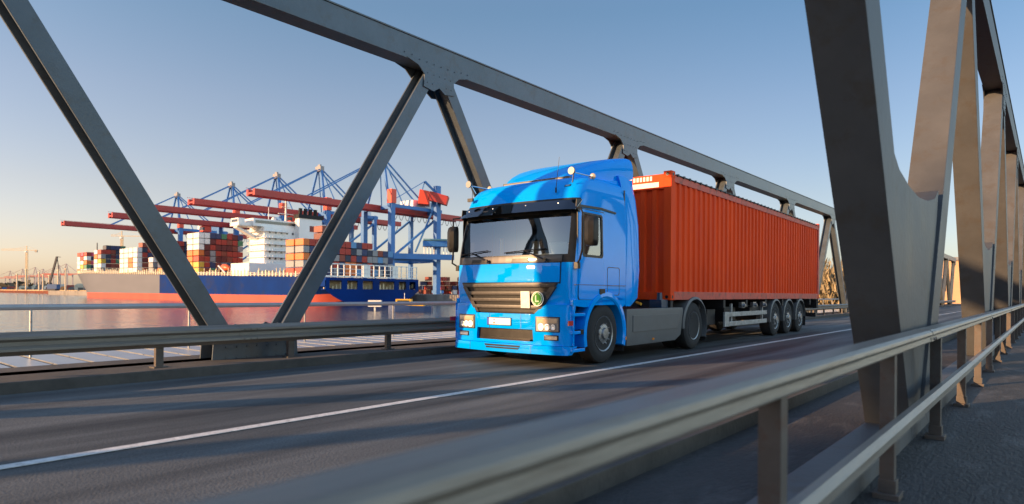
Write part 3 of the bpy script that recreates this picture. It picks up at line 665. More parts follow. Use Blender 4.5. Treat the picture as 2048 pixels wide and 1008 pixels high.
for k in range(4): mb.tube([(.5-.3*k,1.9,2.0),(.5-.3*k,2.5,1.35),(.3-.2*k,3.2,1.25),(.2-.15*k,3.9,1.15)],.018,6)
mb.build('air_hoses',BLACK,truck,smooth=True)
mb=MB(); mb.tube([(.9,2.5,.96),(.8,2.9,1.0),(.6,3.2,.95)],.03,6); mb.tube([(.8,3.3,.97),(.6,3.5,1.0)],.025,6); mb.build('hose_fitting',YEL,truck)

# ---- semi-trailer
tr=thing('semi_trailer','black low container trailer with three axles and pale side guard rails, carrying the red container','trailer',ORG+dv*3.75,R(PHI))
mb=MB(); mb.box(-.5,-.38,0,12.2,.78,1.02); mb.box(.38,.5,0,12.2,.78,1.02)
for y in (0.05,1.5,3,4.6,6.2,7.8,9.4,11,12.05): mb.box(-1.2,1.2,y,y+.12,.86,1.04)
mb.box(-1.2,1.2,11.95,12.2,.72,1.04); mb.box(-.38,.38,2.2,11.8,.70,.86); mb.build('frame_rails',CHASSIS,tr)
MB().box(-1.0,1.0,2.5,3.0,.45,.82).build('cross_member',CHASSIS,tr,bevel=.02); MB().box(.3,1.0,3.6,4.4,.5,.86).build('tool_box',CHASSIS,tr,bevel=.02); MB().box(-1.0,-.3,3.2,4.6,.4,.86).build('pallet_box',CHASSIS,tr,bevel=.02); MB().box(.55,1.1,5.2,6.0,.62,.88).build('valve_box',CHASSIS,tr,bevel=.02)
for s in (1,-1):
    mb=MB(); mb.box(min(s*.78,s*.88),max(s*.78,s*.88),2.35,2.5,.2,.85); mb.box(min(s*.7,s*.96),max(s*.7,s*.96),2.28,2.57,.16,.2); mb.build('landing_leg',CHASSIS,tr)
    for zz in (.46,.69):
        mb=MB(); mb.box(min(s*1.18,s*1.21),max(s*1.18,s*1.21),3.15,6.32,zz-.055,zz+.055); gbar=mb.build('guard_bar',ALU,tr,bevel=.008)
    mb=MB(); mb.box(min(s*1.17,s*1.215),max(s*1.17,s*1.215),3.06,3.35,.40,.75); mb.build('guard_end',ALU,tr,bevel=.008)
    for y in (3.6,6.0):
        mb=MB(); mb.box(min(s*1.13,s*1.18),max(s*1.13,s*1.18),y,y+.06,.42,.95); mb.build('guard_post',ALU,tr)
    for y in (7.15,8.46,9.77):
        wheel(tr,s*1.2,y,.485,s,False,.34)
        mb=MB(); rg=[]
        for a in range(190,-12,-12):
            ca,sa=math.cos(R(a)),math.sin(R(a)); rg.append([Vector((s*1.225,y+.60*ca,.50+.56*sa)),Vector((s*1.24,y+.55*ca,.50+.51*sa)),Vector((s*.84,y+.55*ca,.50+.51*sa)),Vector((s*.84,y+.59*ca,.50+.55*sa))])
        mb.loft(rg); mb.build('mudguard',GREYP,tr,smooth=True)
    mb=MB(); mb.box(min(s*.85,s*1.22),max(s*.85,s*1.22),10.36,10.38,.18,.72); mb.build('mud_flap',RUBBER,tr)
    for y in (4.4,5.3,6.1):
        mb=MB(); mb.box(min(s*1.12,s*1.2),max(s*1.12,s*1.2),y-.12,y+.12,.84,.98); mb.lathe([(0,.05),(.06,.04)],(s*1.2,y,.9),'x',10,s); mb.build('twist_lock',RIM,tr)
mb=MB(); 
for y in (7.15,8.46,9.77): mb.box(-1.1,1.1,y-.06,y+.06,.42,.55)
mb.box(-1.15,1.15,12.0,12.12,.42,.56); mb.build('axles',CHASSIS,tr)
mb=MB(); mb.tube([(.9,2.2,.56),(.5,2.7,.52)],.04,8); mb.tube([(1.0,3.8,.62),(.9,4.3,.56),(.6,5.3,.5),(.3,6.0,.52)],.035,8); mb.build('air_line',YEL,tr,smooth=True)
NAVY=mat('navy_metal',(0.02,0.05,0.10),.4,.2,coat=.4)
for s in (1,-1):
    mb=MB(); mb.box(min(s*.9,s*1.16),max(s*.9,s*1.16),-.28,.02,.90,1.06); mb.lathe([(0,.06),(.16,.05)],(s*1.05,-.14,1.04),'z',12); mb.build('corner_lock',NAVY,tr,bevel=.01)
# ---- container
ct=thing('shipping_container','long rusty red corrugated forty foot container riding on the lorry trailer','container',ORG+dv*3.75+Vector((0,0,1.056)),R(PHI))
HC,LC,WC=2.585,12.19,1.219
def corr(length,amp,pitch):
    pts=[]; y=0; k=0
    n=max(1,round(length/pitch)); p=length/n
    for i in range(n):
        b=i*p; pts+=[(b,0),(b+p*.34,0),(b+p*.46,-amp),(b+p*.88,-amp)]
    pts.append((length,0)); return pts
for s in (1,-1):
    mb=MB(); pr=corr(LC-.3,.036,.278); vs=[]; 
    for y,d in pr: vs+= [(s*(WC-.012+d),.15+y,.16),(s*(WC-.012+d),.15+y,HC-.14)]
    mb.add(vs,[(2*i,2*i+2,2*i+3,2*i+1) for i in range(len(pr)-1)])
    mb.build('side_wall',CONT,ct)
    mb=MB(); mb.box(min(s*(WC-.10),s*WC),max(s*(WC-.10),s*WC),.17,LC-.17,.0,.165); mb.build('bottom_rail',CONTR,ct,bevel=.006)
    mb=MB(); mb.box(min(s*(WC-.08),s*WC),max(s*(WC-.08),s*WC),.17,LC-.17,HC-.20,HC-.05); mb.build('top_rail',CONTR,ct,bevel=.006)
    # rope rings along the top rail
    mb=MB(); mb.tube([(s*(WC+.01),.2,HC-.052),(s*(WC+.01),LC-.2,HC-.052)],.012,5)
    y=.3
    while y<LC-.2: mb.box(min(s*(WC-.02),s*(WC+.03)),max(s*(WC-.02),s*(WC+.03)),y-.03,y+.03,HC-.075,HC-.03); y+=.30
    mb.build('rope_rings',mat('rope_dark',(0.05,0.06,0.06),.6),ct)
    for y0 in (0,LC-.17):
        mb=MB(); mb.box(min(s*(WC-.16),s*(WC+.002)),max(s*(WC-.16),s*(WC+.002)),y0,y0+.17,.11,HC-.11); mb.build('corner_post',CONTR if y0 else CONT,ct,bevel=.008)
        for z0 in (-.006,HC-.118):
            mb=MB(); mb.box(min(s*(WC-.165),s*(WC+.006)),max(s*(WC-.165),s*(WC+.006)),y0-.004,y0+.18,z0,z0+.13); cc=mb.build('corner_casting',CONT,ct,bevel=.008)
            mb=MB(); mb.lathe([(0,.035),(.004,.035)],(s*(WC+.004),y0+.088,z0+.065),'x',12,s); mb.lathe([(0,.035),(.004,.035)],(s*(WC-.08),y0-.004 if y0==0 else y0+.18,z0+.065),'y',12,-1 if y0==0 else 1); mb.build('lock_hole',BLACK,cc)
for y0,dr in ((.03,1),(LC-.03,-1)):
    mb=MB(); pr=corr(2*WC-.32,.045,.25); vs=[]
    for x,d in pr: vs+=[(-WC+.16+x,y0-dr*d,.16),(-WC+.16+x,y0-dr*d,HC-.10)]
    mb.add(vs,[(2*i,2*i+2,2*i+3,2*i+1) for i in range(len(pr)-1)]); mb.build('end_wall',CONT,ct)
    mb=MB(); mb.box(-WC+.16,WC-.16,min(y0-.02*dr,y0+.06*dr),max(y0-.02*dr,y0+.06*dr),HC-.34,HC-.04); mb.build('end_header',CONT,ct,bevel=.006); mb=MB(); mb.box(-WC+.16,WC-.16,min(y0-.02*dr,y0+.06*dr),max(y0-.02*dr,y0+.06*dr),.0,.16); mb.build('end_sill',CONT,ct,bevel=.006)
mb=MB(); mb.box(-.9,.95,.0,.006,HC-.30,HC-.20); mb.build('header_panel',mat('header_white',(0.75,0.7,0.6),.5,var=.15),ct)  # plain white panel across the front header
mb=MB()
for k in range(9): mb.box(.15+k*.075,.15+k*.075+.05,.0,.005,HC-.16,HC-.07)
mb.build('white_lettering',MATS['header_white'],ct)
mb=MB(); mb.box(-WC+.05,WC-.05,.05,LC-.05,HC-.06,HC-.045); mb.box(-WC+.05,WC-.05,.05,LC-.05,.10,.14); mb.build('roof_panel',CONT,ct)

# ---- driver and papers
SKIN=mat('skin',(0.55,0.30,0.20),.5); SHIRT=mat('shirt_cloth',(0.06,0.08,0.12),.9); HAIR=mat('hair_dark',(0.03,0.02,0.015),.8)
def skinned(name,verts,edges,rad,m,parent=None,loc=(0,0,0)):
    me=bpy.data.meshes.new(name); me.from_pydata(verts,edges,[]); o=bpy.data.objects.new(name,me); C.objects.link(o); me.materials.append(m)
    k=o.modifiers.new('skin','SKIN'); k.use_smooth_shade=True
    if not me.skin_vertices:
        bm=bmesh.new(); bm.from_mesh(me); bm.verts.layers.skin.verify(); bm.to_mesh(me); bm.free()
    for i,r in enumerate(rad): me.skin_vertices[0].data[i].radius=(r,r)
    me.skin_vertices[0].data[0].use_root=True
    sb=o.modifiers.new('sub','SUBSURF'); sb.levels=1; sb.render_levels=2
    if parent: o.parent=parent
    o.location=loc; return o
p=L2W(.6,1.22,1.50)
drv=thing('person','driver in a dark shirt sitting behind the steering wheel inside the blue cab','person',p,R(PHI))
V=[(0,0,.08),(0,.02,.28),(0,.03,.46),(0,.0,.56),(0,-.02,.66),(0,-.03,.78),
   (.18,.02,.50),(.24,-.12,.30),(.20,-.38,.32),(-.18,.02,.50),(-.24,-.12,.30),(-.20,-.38,.32),
   (.11,-.12,.07),(.12,-.42,.10),(.12,-.48,-.25),(-.11,-.12,.07),(-.12,-.42,.10),(-.12,-.48,-.25),
   (.19,-.45,.36),(-.19,-.45,.36)]
E=[(0,1),(1,2),(2,3),(3,4),(4,5),(2,6),(6,7),(7,8),(2,9),(9,10),(10,11),(0,12),(12,13),(13,14),(0,15),(15,16),(16,17),(8,18),(11,19)]
RD=[.15,.15,.16,.065,.085,.075,.065,.05,.035,.065,.05,.035,.085,.065,.05,.085,.065,.05,.03,.03]
skinned('body',V,E,RD,SKIN,drv)
Vs=[(0,0,.08),(0,.02,.28),(0,.03,.45),(.18,.02,.50),(.24,-.12,.30),(-.18,.02,.50),(-.24,-.12,.30)]
skinned('shirt',Vs,[(0,1),(1,2),(2,3),(3,4),(2,5),(5,6)],[.17,.17,.175,.08,.065,.08,.065],SHIRT,drv)
mb=MB(); mb.lathe([(-.02,.088),(.04,.092),(.08,.075),(.11,.03)],(0,-.015,.75),'z',16); mb.build('hair',HAIR,drv,smooth=True)
mb=MB(); mb.box(-.17,.17,-.004,.004,0,.2,Matrix.Rotation(R(25),3,'X')); o=mb.build('paper',WHITE); o.location=L2W(.86,.32,1.80); o.rotation_euler=(0,0,R(PHI)); tag(o,'upright white paper leaning inside the windshield near the driver','paper')
mb=MB(); mb.box(-.2,.2,-.08,.08,0,.01); o=mb.build('paper',WHITE); o.location=L2W(.55,.30,1.79); o.rotation_euler=(R(18),0,R(PHI)); tag(o,'flat white paper lying on the dashboard behind the windshield','paper')
mb=MB(); mb.tube([(0,0,0),(0,0,.32)],.03,8); o=mb.build('thermos_flask',mat('flask_cream',(0.55,0.5,0.3),.4)); o.location=L2W(-.38,.36,1.80); tag(o,'tall cream flask standing on the dashboard left of the middle','flask')
# ------------------------------------------------------------------ harbour
HZ=CAMZ
# container ship, axis along X, bow to -X; near side at Y=126
YN,YF=126.0,168.0; YM=(YN+YF)/2
HULLG=mat('hull_grey',(0.105,0.11,0.135),.5,0,.1,.05,stretch=(1,1,4)); HULLB=mat('hull_blue',(0.002,0.026,0.15),.6,0,.25,.05,spec=.05,dirt=(0.02,0.03,0.08))
HULLR=mat('hull_red',(0.40,0.055,0.03),.6,0,.25,.08,dirt=(0.30,0.06,0.04)); SW=mat('ship_white',(0.78,0.76,0.72),.5,0,.05,.3); SCRM=mat('ship_cream',(0.70,0.58,0.38),.5,0,.12,.4)
ship=thing('container_ship','long container ship with grey and blue hull, red waterline and white deckhouse','ship',(-330,YM,WATER))
def deckz(r): return HZ+5.0+.0190*(r-190)
def half(r,lev):                 # half breadth at distance r, lev 0 bottom .. 1 deck
    B=21.0
    f=1.0
    if r>430:
        e=(r-430)/(78 if lev>.9 else 68-6*(1-lev)); e=min(1,max(0,e)); f=(1-e**2.1)**(.9 if lev>.5 else 1.1)
        if lev<=.5: f*=max(0.02,1-.25*e)
    if r<205 and lev<.35: f*=max(.35,1-(205-r)/30*(1-lev))
    return max(.15,B*f)
rs=[190,196,204,215,240,270,300,330,345,360,400,430,445,460,472,482,490,497,503,507.5]
def hz(r,lev):
    bz=WATER-1.0; bt=WATER+3.1; dk=deckz(r)
    if r<206: 
        up=(206-r)/16*2.6
    else: up=0
    return {0:bz+up,1:bt+up*.35,2:bt+up*.35,3:(bt+dk)/2,4:dk}[lev]
levf={0:0,1:.25,2:.25,3:.55,4:1}
def rr_(r,lev):
    if r>430: return 430+(r-430)*({0:.88,1:.86,2:.86,3:.92,4:1}[lev])
    return r
def hull(l0,l1,ra,rb,m,name,yo=0):
    mb=MB(); sel=[r for r in rs if ra<=r<=rb]
    for s in (-1,1):
        vs=[]; 
        for lev in range(l0,l1+1):
            for r in sel: vs.append((330-rr_(r,lev), s*half(r,levf[lev]), hz(r,lev)-WATER))
        n=len(sel)
        for j in range(l1-l0):
            pass
        mb.add(vs,[(j*n+i,j*n+i+1,(j+1)*n+i+1,(j+1)*n+i) for j in range(l1-l0) for i in range(n-1)])
    return mb
hull(0,1,190,508,HULLR,'').build('waterline_band',HULLR,ship,smooth=True)
hull(2,4,330,508,HULLG,'').build('bow_plating',HULLG,ship,smooth=True)
hull(2,4,190,330,HULLB,'').build('side_plating',HULLB,ship,smooth=True)
# transom with mooring openings
x=330-190; dz=deckz(190)-WATER
mb=MB(); z0,z1,zt=dz-4.0,dz-1.0,dz
mb.add([(x,-21,z1),(x,21,z1),(x,21,zt),(x,-21,zt)],[(0,1,2,3)])
ops=[(-19.5,-14.5),(-12.2,-7.8),(-5.5,-1.0),(2.0,9.0),(11.2,14.8),(16.5,19.5)]
e=-21
for a,b in ops: mb.box(x-.4,x,e,a,z0,z1); e=b
mb.box(x-.4,x,e,21,z0,z1)
n=14; low=[( -21+42*i/n) for i in range(n+1)]
zb=[(z0-6.0)*(1) if 0 else z0-(5.4*(1-abs(y/21)**3)+.6) for y in low]
vs=[(x,y,z0) for y in low]+[(x,y,z) for y,z in zip(low,zb)]
mb.add(vs,[(i,i+1,n+2+i,n+1+i) for i in range(n)]); mb.box(x-3,x-.4,-21,21,z0-.3,z0); mb.build('transom',HULLB,ship)
mb=MB(); mb.box(x-8,x-7.8,-21,21,z0,zt); 
for k in range(26): mb.box(x-3,x-2.6,-20+k*1.6,-19.4+k*1.6,z0,z0+1.6+.8*math.sin(k*2.1))
mb.build('mooring_gear',SCRM,ship)
mb=MB(); vs=[]
for r in rs: vs+= [(330-r,-half(r,1)+.05,deckz(r)-WATER-.05),(330-r,half(r,1)-.05,deckz(r)-WATER-.05)]
mb.add(vs,[(2*i,2*i+1,2*i+3,2*i+2) for i in range(len(rs)-1)]); mb.build('deck',mat('deck_red',(0.22,0.07,0.05),.7),ship)
# lashing stanchions, rails
mb=MB(); r=194
while r<500:
    y=-half(r,1)+.5; h=1.3+1.3*random.random(); z=deckz(r)-WATER
    mb.box(330-r-.35,330-r+.35,y-.2,y+.6,z,z+h)
    if random.random()<.4: mb.box(330-r-.12,330-r+.12,y,y+.2,z,z+3.2)
    r+=2.3+random.random()*.8
mb.build('deck_stanchions',SCRM,ship)
mb=MB()
for r0 in range(192,500,8):
    r1=min(r0+8,500)
    for h in (.6,1.2): mb.beam((330-r0,-half(r0,1)+.15,deckz(r0)-WATER+h),(330-r1,-half(r1,1)+.15,deckz(r1)-WATER+h),.1,.1)
mb.build('deck_rail',SW,ship)
# white lashing frame over the stern
mb=MB(); zt=dz
for h in (0.2,4.6): mb.box(x-1.2,x-.9,-21,21,zt+h,zt+h+.35)
y=-20.8
while y<21: mb.box(x-1.2,x-.9,y,y+.3,zt,zt+4.8); y+=2.6
for a,b in ((-4.5,-1.5),(9,11.5)): mb.box(x-1.3,x-1.0,a,b,zt+.2,zt+4.6)
for h in (1.6,3.1): mb.box(x-1.1,x-1.0,-21,21,zt+h,zt+h+.12)
mb.build('stern_frame',SW,ship)
# deckhouse
za=deckz(250)-WATER
DG=mat('ship_glass',(0.03,0.035,0.04),.2,coat=.6); REDO=mat('ship_redbrown',(0.20,0.03,0.02),.6)
mb=MB(); H_=[(0,4,244,259,-20,20),(4,8,244,259,-20,20),(8,21.0,246,258,-13,19)]
mb.box(330-258,330-246,-13,17,za,za+20.5); mb.box(330-259,330-244,-20.5,20.5,za,za+5.2); 
dh=mb.build('deckhouse',SW,ship)
mb=MB(); mb.box(330-257,330-247.5,-17,17,za+20.5,za+23.6); mb.box(330-256,330-249,-22.5,22.5,za+20.2,za+20.6); mb.box(330-256,330-255.7,-22.5,22.5,za+20.5,za+21.8); mb.box(330-249,330-248.7,-22.5,22.5,za+20.5,za+21.6); 
for s in (-1,1): mb.box(330-255.5,330-249.5,min(s*19.5,s*22.3),max(s*19.5,s*22.3),za+20.6,za+23.4); mb.prism([(s*13,za+16.5),(s*22,za+20.2),(s*22,za+19.6),(s*13,za+15)],330-254,330-251)
mb.build('wheelhouse',SW,dh)
mb=MB(); mb.box(330-247.5,330-247.3,-16,16,za+21.8,za+22.9); 
for s in (-1,1): mb.box(330-255,330-250,s*22.31-.03,s*22.31+.03,za+21.8,za+22.9)
for k in range(5):
    for j in range(5):
        mb.box(330-246.0,330-245.9,-11+j*2.6,-10.2+j*2.6,za+7+k*2.7,za+7.9+k*2.7)
mb.build('window_band',DG,dh)
mb=MB()
for k in range(6):
    z=za+5.2+k*2.65; mb.box(330-246,330-244.4,-13,-3,z,z+.15); mb.box(330-244.5,330-244.4,-13,-3,z+1.0,z+1.08)
    for j in range(8): mb.box(330-244.5,330-244.4,-13+j*1.4,-12.9+j*1.4,z,z+1.0)
    mb.box(330-259,330-257.8,-13.2,17,z,z+.15)
    mb.box(330-258,330-246,-14.2,-13,z,z+.15); mb.box(330-258,330-246,-14.2,-14.1,z+1.0,z+1.1)
    for j in range(9): mb.box(330-257.9+j*1.4,330-257.8+j*1.4,-14.2,-14.1,z,z+1.0)
mb.build('balconies',SW,dh)
mb=MB(); mb.box(330-246.0,330-243,1,12,za+5,za+25); fn=mb.build('funnel',SW,dh)
mb=MB(); mb.box(330-246.5,330-242.6,.5,12.5,za+25,za+26.6)
for k in range(4): mb.tube([(330-245,2.5+k*2.4,za+26),(330-244.5,2.5+k*2.4,za+29.4)],.8,8)
mb.build('funnel_top',mat('soot_black',(0.012,0.012,0.013),.8),fn)
mb=MB()
for k in range(3): mb.box(330-243,330-242.9,2.2,5.2,za+6+k*3.4,za+8+k*3.4)
for k in range(2): mb.box(330-243,330-242.9,6+k*3,8.3+k*3,za+19.5,za+22)
mb.build('funnel_doors',REDO,fn)
mb=MB(); mb.tube([(330-252,0,za+23.6),(330-252,0,za+33)],[.5,.25],8); mb.box(330-252.2,330-251.8,-3.5,3.5,za+27,za+27.3); mb.box(330-252.2,330-251.8,-2,2,za+30,za+30.2)
for s in (-1,1): mb.lathe([(0,1.0),(.9,1.1),(1.6,.6)],(330-252,s*5.5,za+23.6),'z',12); mb.tube([(330-250,s*9,za+23.6),(330-250,s*9,za+29)],.15,6)
mb.build('radar_mast',SW,dh)
# free-fall lifeboat
mb=MB(); mb.beam((330-262,-21.5,za+1.5),(330-268,-21.5,za+4.5),.5,.4); mb.beam((330-262,-18.5,za+1.5),(330-268,-18.5,za+4.5),.5,.4); mb.build('davit',SW,ship)
mb=MB(); mb.loft([[Vector((330-261.5-k*1.1,-20+1.3*f*math.cos(a),za+3.4+k*.1+1.4*f*math.sin(a))) for a in [2*math.pi*j/10 for j in range(10)]] for k,f in enumerate((.2,.8,1,1,1,.8,.2))]); mb.build('lifeboat',mat('lifeboat_orange',(0.75,0.12,0.03),.4),ship,smooth=True)
mb=MB(); mb.tube([(330-488,0,deckz(488)-WATER),(330-488,0,deckz(488)-WATER+21)],[.6,.3],8); mb.box(330-488.2,330-487.8,-2.5,2.5,deckz(488)-WATER+13,deckz(488)-WATER+13.4); mb.build('foremast',mat('mast_dark',(0.09,0.07,0.06),.6),ship)

# ---- containers on board
CC={'white':(0.72,0.70,0.66),'orange':(0.62,0.16,0.03),'red':(0.36,0.035,0.02),'rust brown':(0.22,0.045,0.025),'navy blue':(0.025,0.04,0.11),'grey':(0.25,0.25,0.26),'green':(0.06,0.20,0.10),'dark blue':(0.02,0.03,0.06),'yellow':(0.60,0.38,0.05),'maroon':(0.12,0.015,0.015),'light blue':(0.10,0.25,0.45),'pink':(0.55,0.06,0.12)}
cmesh={}
def cbox(colname,length):
    k=(colname,length)
    if k in cmesh: return cmesh[k]
    m=mat('box_'+colname.replace(' ','_'),CC[colname],.55,0,.12,.6)
    mb=MB(); L=length; h=2.32; wd=2.38
    # frame
    L=L-.6
    mb.box(0,L,0,wd,0,.18); mb.box(0,L,0,wd,h-.16,h)
    for a in (0,L-.2):
        for b in (0,wd-.2): mb.box(a,a+.2,b,b+.2,.18,h-.16)
    n=int(L/.6); vs=[]; 
    for b,dr in ((.02,1),(wd-.02,-1)):
        vs=[]; 
        for i in range(2*n+1): vs+=[(.2+(L-.4)*i/(2*n),b+dr*(.07 if (i//1)%2 else 0),.18),(.2+(L-.4)*i/(2*n),b+dr*(.07 if (i//1)%2 else 0),h-.16)]
        mb.add(vs,[(2*i,2*i+2,2*i+3,2*i+1) for i in range(2*n)])
    mb.box(.03,.06,.2,wd-.2,.18,h-.16); mb.box(L-.06,L-.03,.2,wd-.2,.18,h-.16)
    for y in (.6,1.0,1.44,1.84): mb.box(L-.03,L+.02,y-.03,y+.03,.1,h-.1)
    cmesh[k]=mb.mesh('container',m); return cmesh[k]
ORD=['bottom','second','third','fourth','fifth','sixth','seventh','eighth']
RORD=['nearest','second','third','fourth','fifth','sixth','seventh','eighth','ninth','tenth','eleventh','twelfth','thirteenth','fourteenth','fifteenth','sixteenth']
SHADE=['navy blue','dark blue','maroon','red','rust brown','dark blue','maroon','rust brown','navy blue','grey','red','green']
def setc(colname,length,x,y,z,label):
    o=bpy.data.objects.new('shipping_container',cbox(colname,length)); C.objects.link(o); o.location=(x,y,z)
    tag(o,label,'container','containers stacked on the ship'); return o
CNT=[0]
def bay(name,rf,ra,tiers,sidecols,rows,endf,y_in=0.4,heights=None,lift=.9):
    """rf>ra distances of the fore and aft ends; side cells are split in 6 m boxes; rows further in are seen from aft"""
    L=6.1; nc=max(1,round((rf-ra)/6.3)); zb=deckz((rf+ra)/2)+lift
    y0=YN+y_in
    for t in range(tiers):
        for c in range(nc):
            col=sidecols(t,c); r=ra+(c+1)*6.3-.1
            setc(col,L,-r,y0,zb+t*2.62,f"{col} container, {ORD[t]} tier, {['aftmost','second','third','fourth'][c]} in side row, {name}"); CNT[0]+=1
    for k in range(1,rows):
        hh=heights(k) if heights else tiers
        for t in range(hh):
            col=endf(t,k); setc(col,L,-(ra+6.2),y0+k*2.56,zb+t*2.62,f"{col} container, {ORD[t]} tier, {RORD[k]} row inward, {name}"); CNT[0]+=1
rc=random.choice
W_=lambda t,c: 'white'
def s1(t,c): return [['red','pink','red'],['white','red','white'],['orange','white','white'],['green','yellow','white'],['white','white','orange']][4-t][c%3]
bay('bow stack',477,458,5,s1,4,lambda t,k: rc(['pink','maroon','dark blue','navy blue']) ,6.5,lambda k:5 if k<3 else 4,.5)
def s2(t,c): return [['red','white'],['grey','orange'],['yellow','white'],['white','white'],['grey','white']][4-t][c%2]
bay('second stack from bow',426,413,5,s2,5,lambda t,k: rc(['dark blue','navy blue','maroon','red','rust brown','green','dark blue']),.6,lambda k:6)
def s3(t,c): return 'white' if (t+c)%5 else rc(['orange','white'])
bay('white-sided third stack',384,359,5,lambda t,c: 'orange' if (t in (1,2) and c==1) else 'white',5,lambda t,k: rc(['navy blue','maroon','red','dark blue','rust brown']),.4,lambda k:6)
bay('low fourth stack',345,338.5,3,lambda t,c: rc(['white','grey']),3,lambda t,k: rc(['maroon','red','white']))
bay('dark fifth stack',334,321,6,lambda t,c: rc(['navy blue','orange','white']),5,lambda t,k: 'red' if (t==5 and k<3) else rc(['navy blue','maroon','dark blue','rust brown']))
def s6(t,c): return [['white','white'],['white','white'],['white','white'],['orange','orange'],['red','orange'],['yellow','yellow'],['yellow','yellow']][6-t][c%2]
bay('tall stack before the deckhouse',301,288,7,s6,8,lambda t,k: 'white' if (t>4 and k<2) else rc(['red','maroon','rust brown','grey','navy blue','red','maroon','green']),.4,lambda k:7)
bay('stack behind the deckhouse',217,204,5,lambda t,c: ['red','grey','orange','grey','orange'][t],16,lambda t,k: 'orange' if (k in(7,8) and t in(0,1)) else 'yellow' if 0 else rc(['red','rust brown','maroon','grey','red','navy blue']) if k<7 else rc(['navy blue','rust brown','dark blue','grey','light blue','red']),.4,lambda k: 7 if 2<k<7 else (5 if k<12 else 4))
print('containers',CNT[0])

# ---- ship-to-shore cranes
CB=mat('crane_blue',(0.035,0.16,0.42),.5,0,.12,.2); CRD=mat('crane_red',(0.42,0.035,0.025),.5,0,.12,.2); CRO=mat('crane_orange_red',(0.75,0.06,0.02),.45); CGR=mat('crane_grey',(0.25,0.24,0.24),.5)
QZ=WATER+3.6
def crane():
    root=thing('harbour_crane','x','crane',(0,0,0)); HB=HZ+41.0-QZ; HA=HZ+65-QZ
    w2=10.5; yw,yl=190-180,220-180      # legs measured from Y=180
    for sx in (-1,1):
        for yy,wd in ((yw,2.4),(yl,1.9)):
            mb=MB(); mb.box(sx*w2-wd/2,sx*w2+wd/2,yy-wd/2,yy+wd/2,1.8,HB+1.0); lg=mb.build('leg',CB,root)
            mb=MB(); mb.box(sx*w2-3.6,sx*w2+3.6,yy-.8,yy+.8,.5,1.9); 
            for q in (-3,-1.8,1.8,3): mb.lathe([(0,.5),(.4,.5)],(sx*w2+q,yy-.2,.5),'y',10)
            mb.build('bogie',CB,lg)
        mb=MB(); mb.beam((sx*w2,yw,17),(sx*w2,yl,17),1.3,2.0); mb.beam((sx*w2,yw,17),(sx*w2,yl,HB-3),.9,.9); mb.beam((sx*w2,yw-2,HB),(sx*w2,yl+2,HB),1.2,1.6); mb.build('side_frame',CB,root)
        mb=MB(); mb.beam((sx*w2*.8,yw,HB+1),(sx*1.6,yw+2,HA),1.0,1.0,up=(0,1,0)); mb.build('pylon_leg',CB,root)
        mb=MB(); mb.beam((sx*w2*.8,yw+9,HB+1),(sx*1.6,yw+2.5,HA-1),.5,.5); mb.build('pylon_brace',CB,root)
    for yy in (yw,yl):
        mb=MB(); mb.box(-w2,w2,yy-.8,yy+.8,16,18); mb.box(-w2,w2,yy-.9,yy+.9,HB-1.6,HB+.2); mb.build('portal_beam',CB,root)
    mb=MB(); mb.box(-2.4,2.4,yw+1,yw+3.2,HA-1.4,HA+1.2); mb.box(-1,1,yw+1.5,yw+2.5,HA+1.2,HA+2.2); mb.build('apex_head',CGR,root)
    # twin girder boom reaching over the ship
    mb=MB(); y0,y1=126-180,245-180
    for s in (-1,1):
        mb.box(s*2.6-.8,s*2.6+.8,y0,y1,HB-2.2,HB+.4)
    for y in range(int(y0),int(y1),7): mb.box(-2,2,y,y+.5,HB-1.6,HB-.9)
    mb.build('boom',CRD,root)
    mb=MB(); 
    for k in range(8): mb.box(-4.0+.1*k,-3.8,y0+2+k*14,y0+2.3+k*14,HB,HB+1.4)
    mb.box(-4.0,-3.9,y0,y1,HB+1.2,HB+1.35); mb.build('walk_rail',CRD,root)
    # trolley cable loops hanging behind
    mb=MB(); y=yl-24
    while y<y1-3:
        mb.tube([(3.6,y+3.4*f,HB-2.2-3.4*(1-(2*f-1)**2)) for f in (0,.17,.33,.5,.67,.83,1)],.16,4); y+=3.9
    mb.build('cable_loops',mat('cable_dark',(0.04,0.04,0.045),.6),root)
    for s in (-1,1):
        mb=MB()
        for ye in (y0+26,): mb.beam((s*1.5,yw+2,HA),(s*2.6,ye,HB+.5),.5,.5)
        mb.beam((s*1.5,yw+2,HA),(s*2.6,yl+2,HB+.5),.6,.6); mb.build('stay',CB,root)
    mb=MB(); mb.box(-5,5,yl-12,yl+2,HB+.6,HB+5.2); mb.build('machinery_house',mat('house_white',(0.62,0.66,0.70),.5),root,bevel=.2)
    mb=MB(); mb.box(w2-1.6,w2+1.6,yw-1.5,yw+1.5,HB+1.0,HB+7.5); mb.build('red_tower',CRO,root)
    mb=MB(); mb.box(-2.2,2.2,-6,-1,HB-6,HB-2.6); cbn=mb.build('trolley_cab',CRO,root,bevel=.3)
    mb=MB(); mb.box(-2.25,2.25,-6.05,-5,HB-5.2,HB-3.4); mb.build('cab_glass',DG,cbn)
    mb=MB(); mb.lathe([(0,.1),(0,.1)],(0,0,0),'z',3)
    return root
k0=crane(); cx=[456,385,334,296,248]
lab=['farthest and leftmost of the five blue cranes with red booms','second blue harbour crane from the left, its red boom over the forward stacks','third blue harbour crane from the left, apex above the white deckhouse','fourth blue harbour crane from the left, red boom passing behind the funnel','nearest blue harbour crane, its long red boom over the ship stern']
for i,x in enumerate(cx):
    o=k0 if i==0 else copy_tree(k0); o.location=(-x,180+(-7,-4,-3,0,3)[i],QZ); o['label']=lab[i]; o['group']='ship-to-shore cranes on the quay'; o.name='harbour_crane'
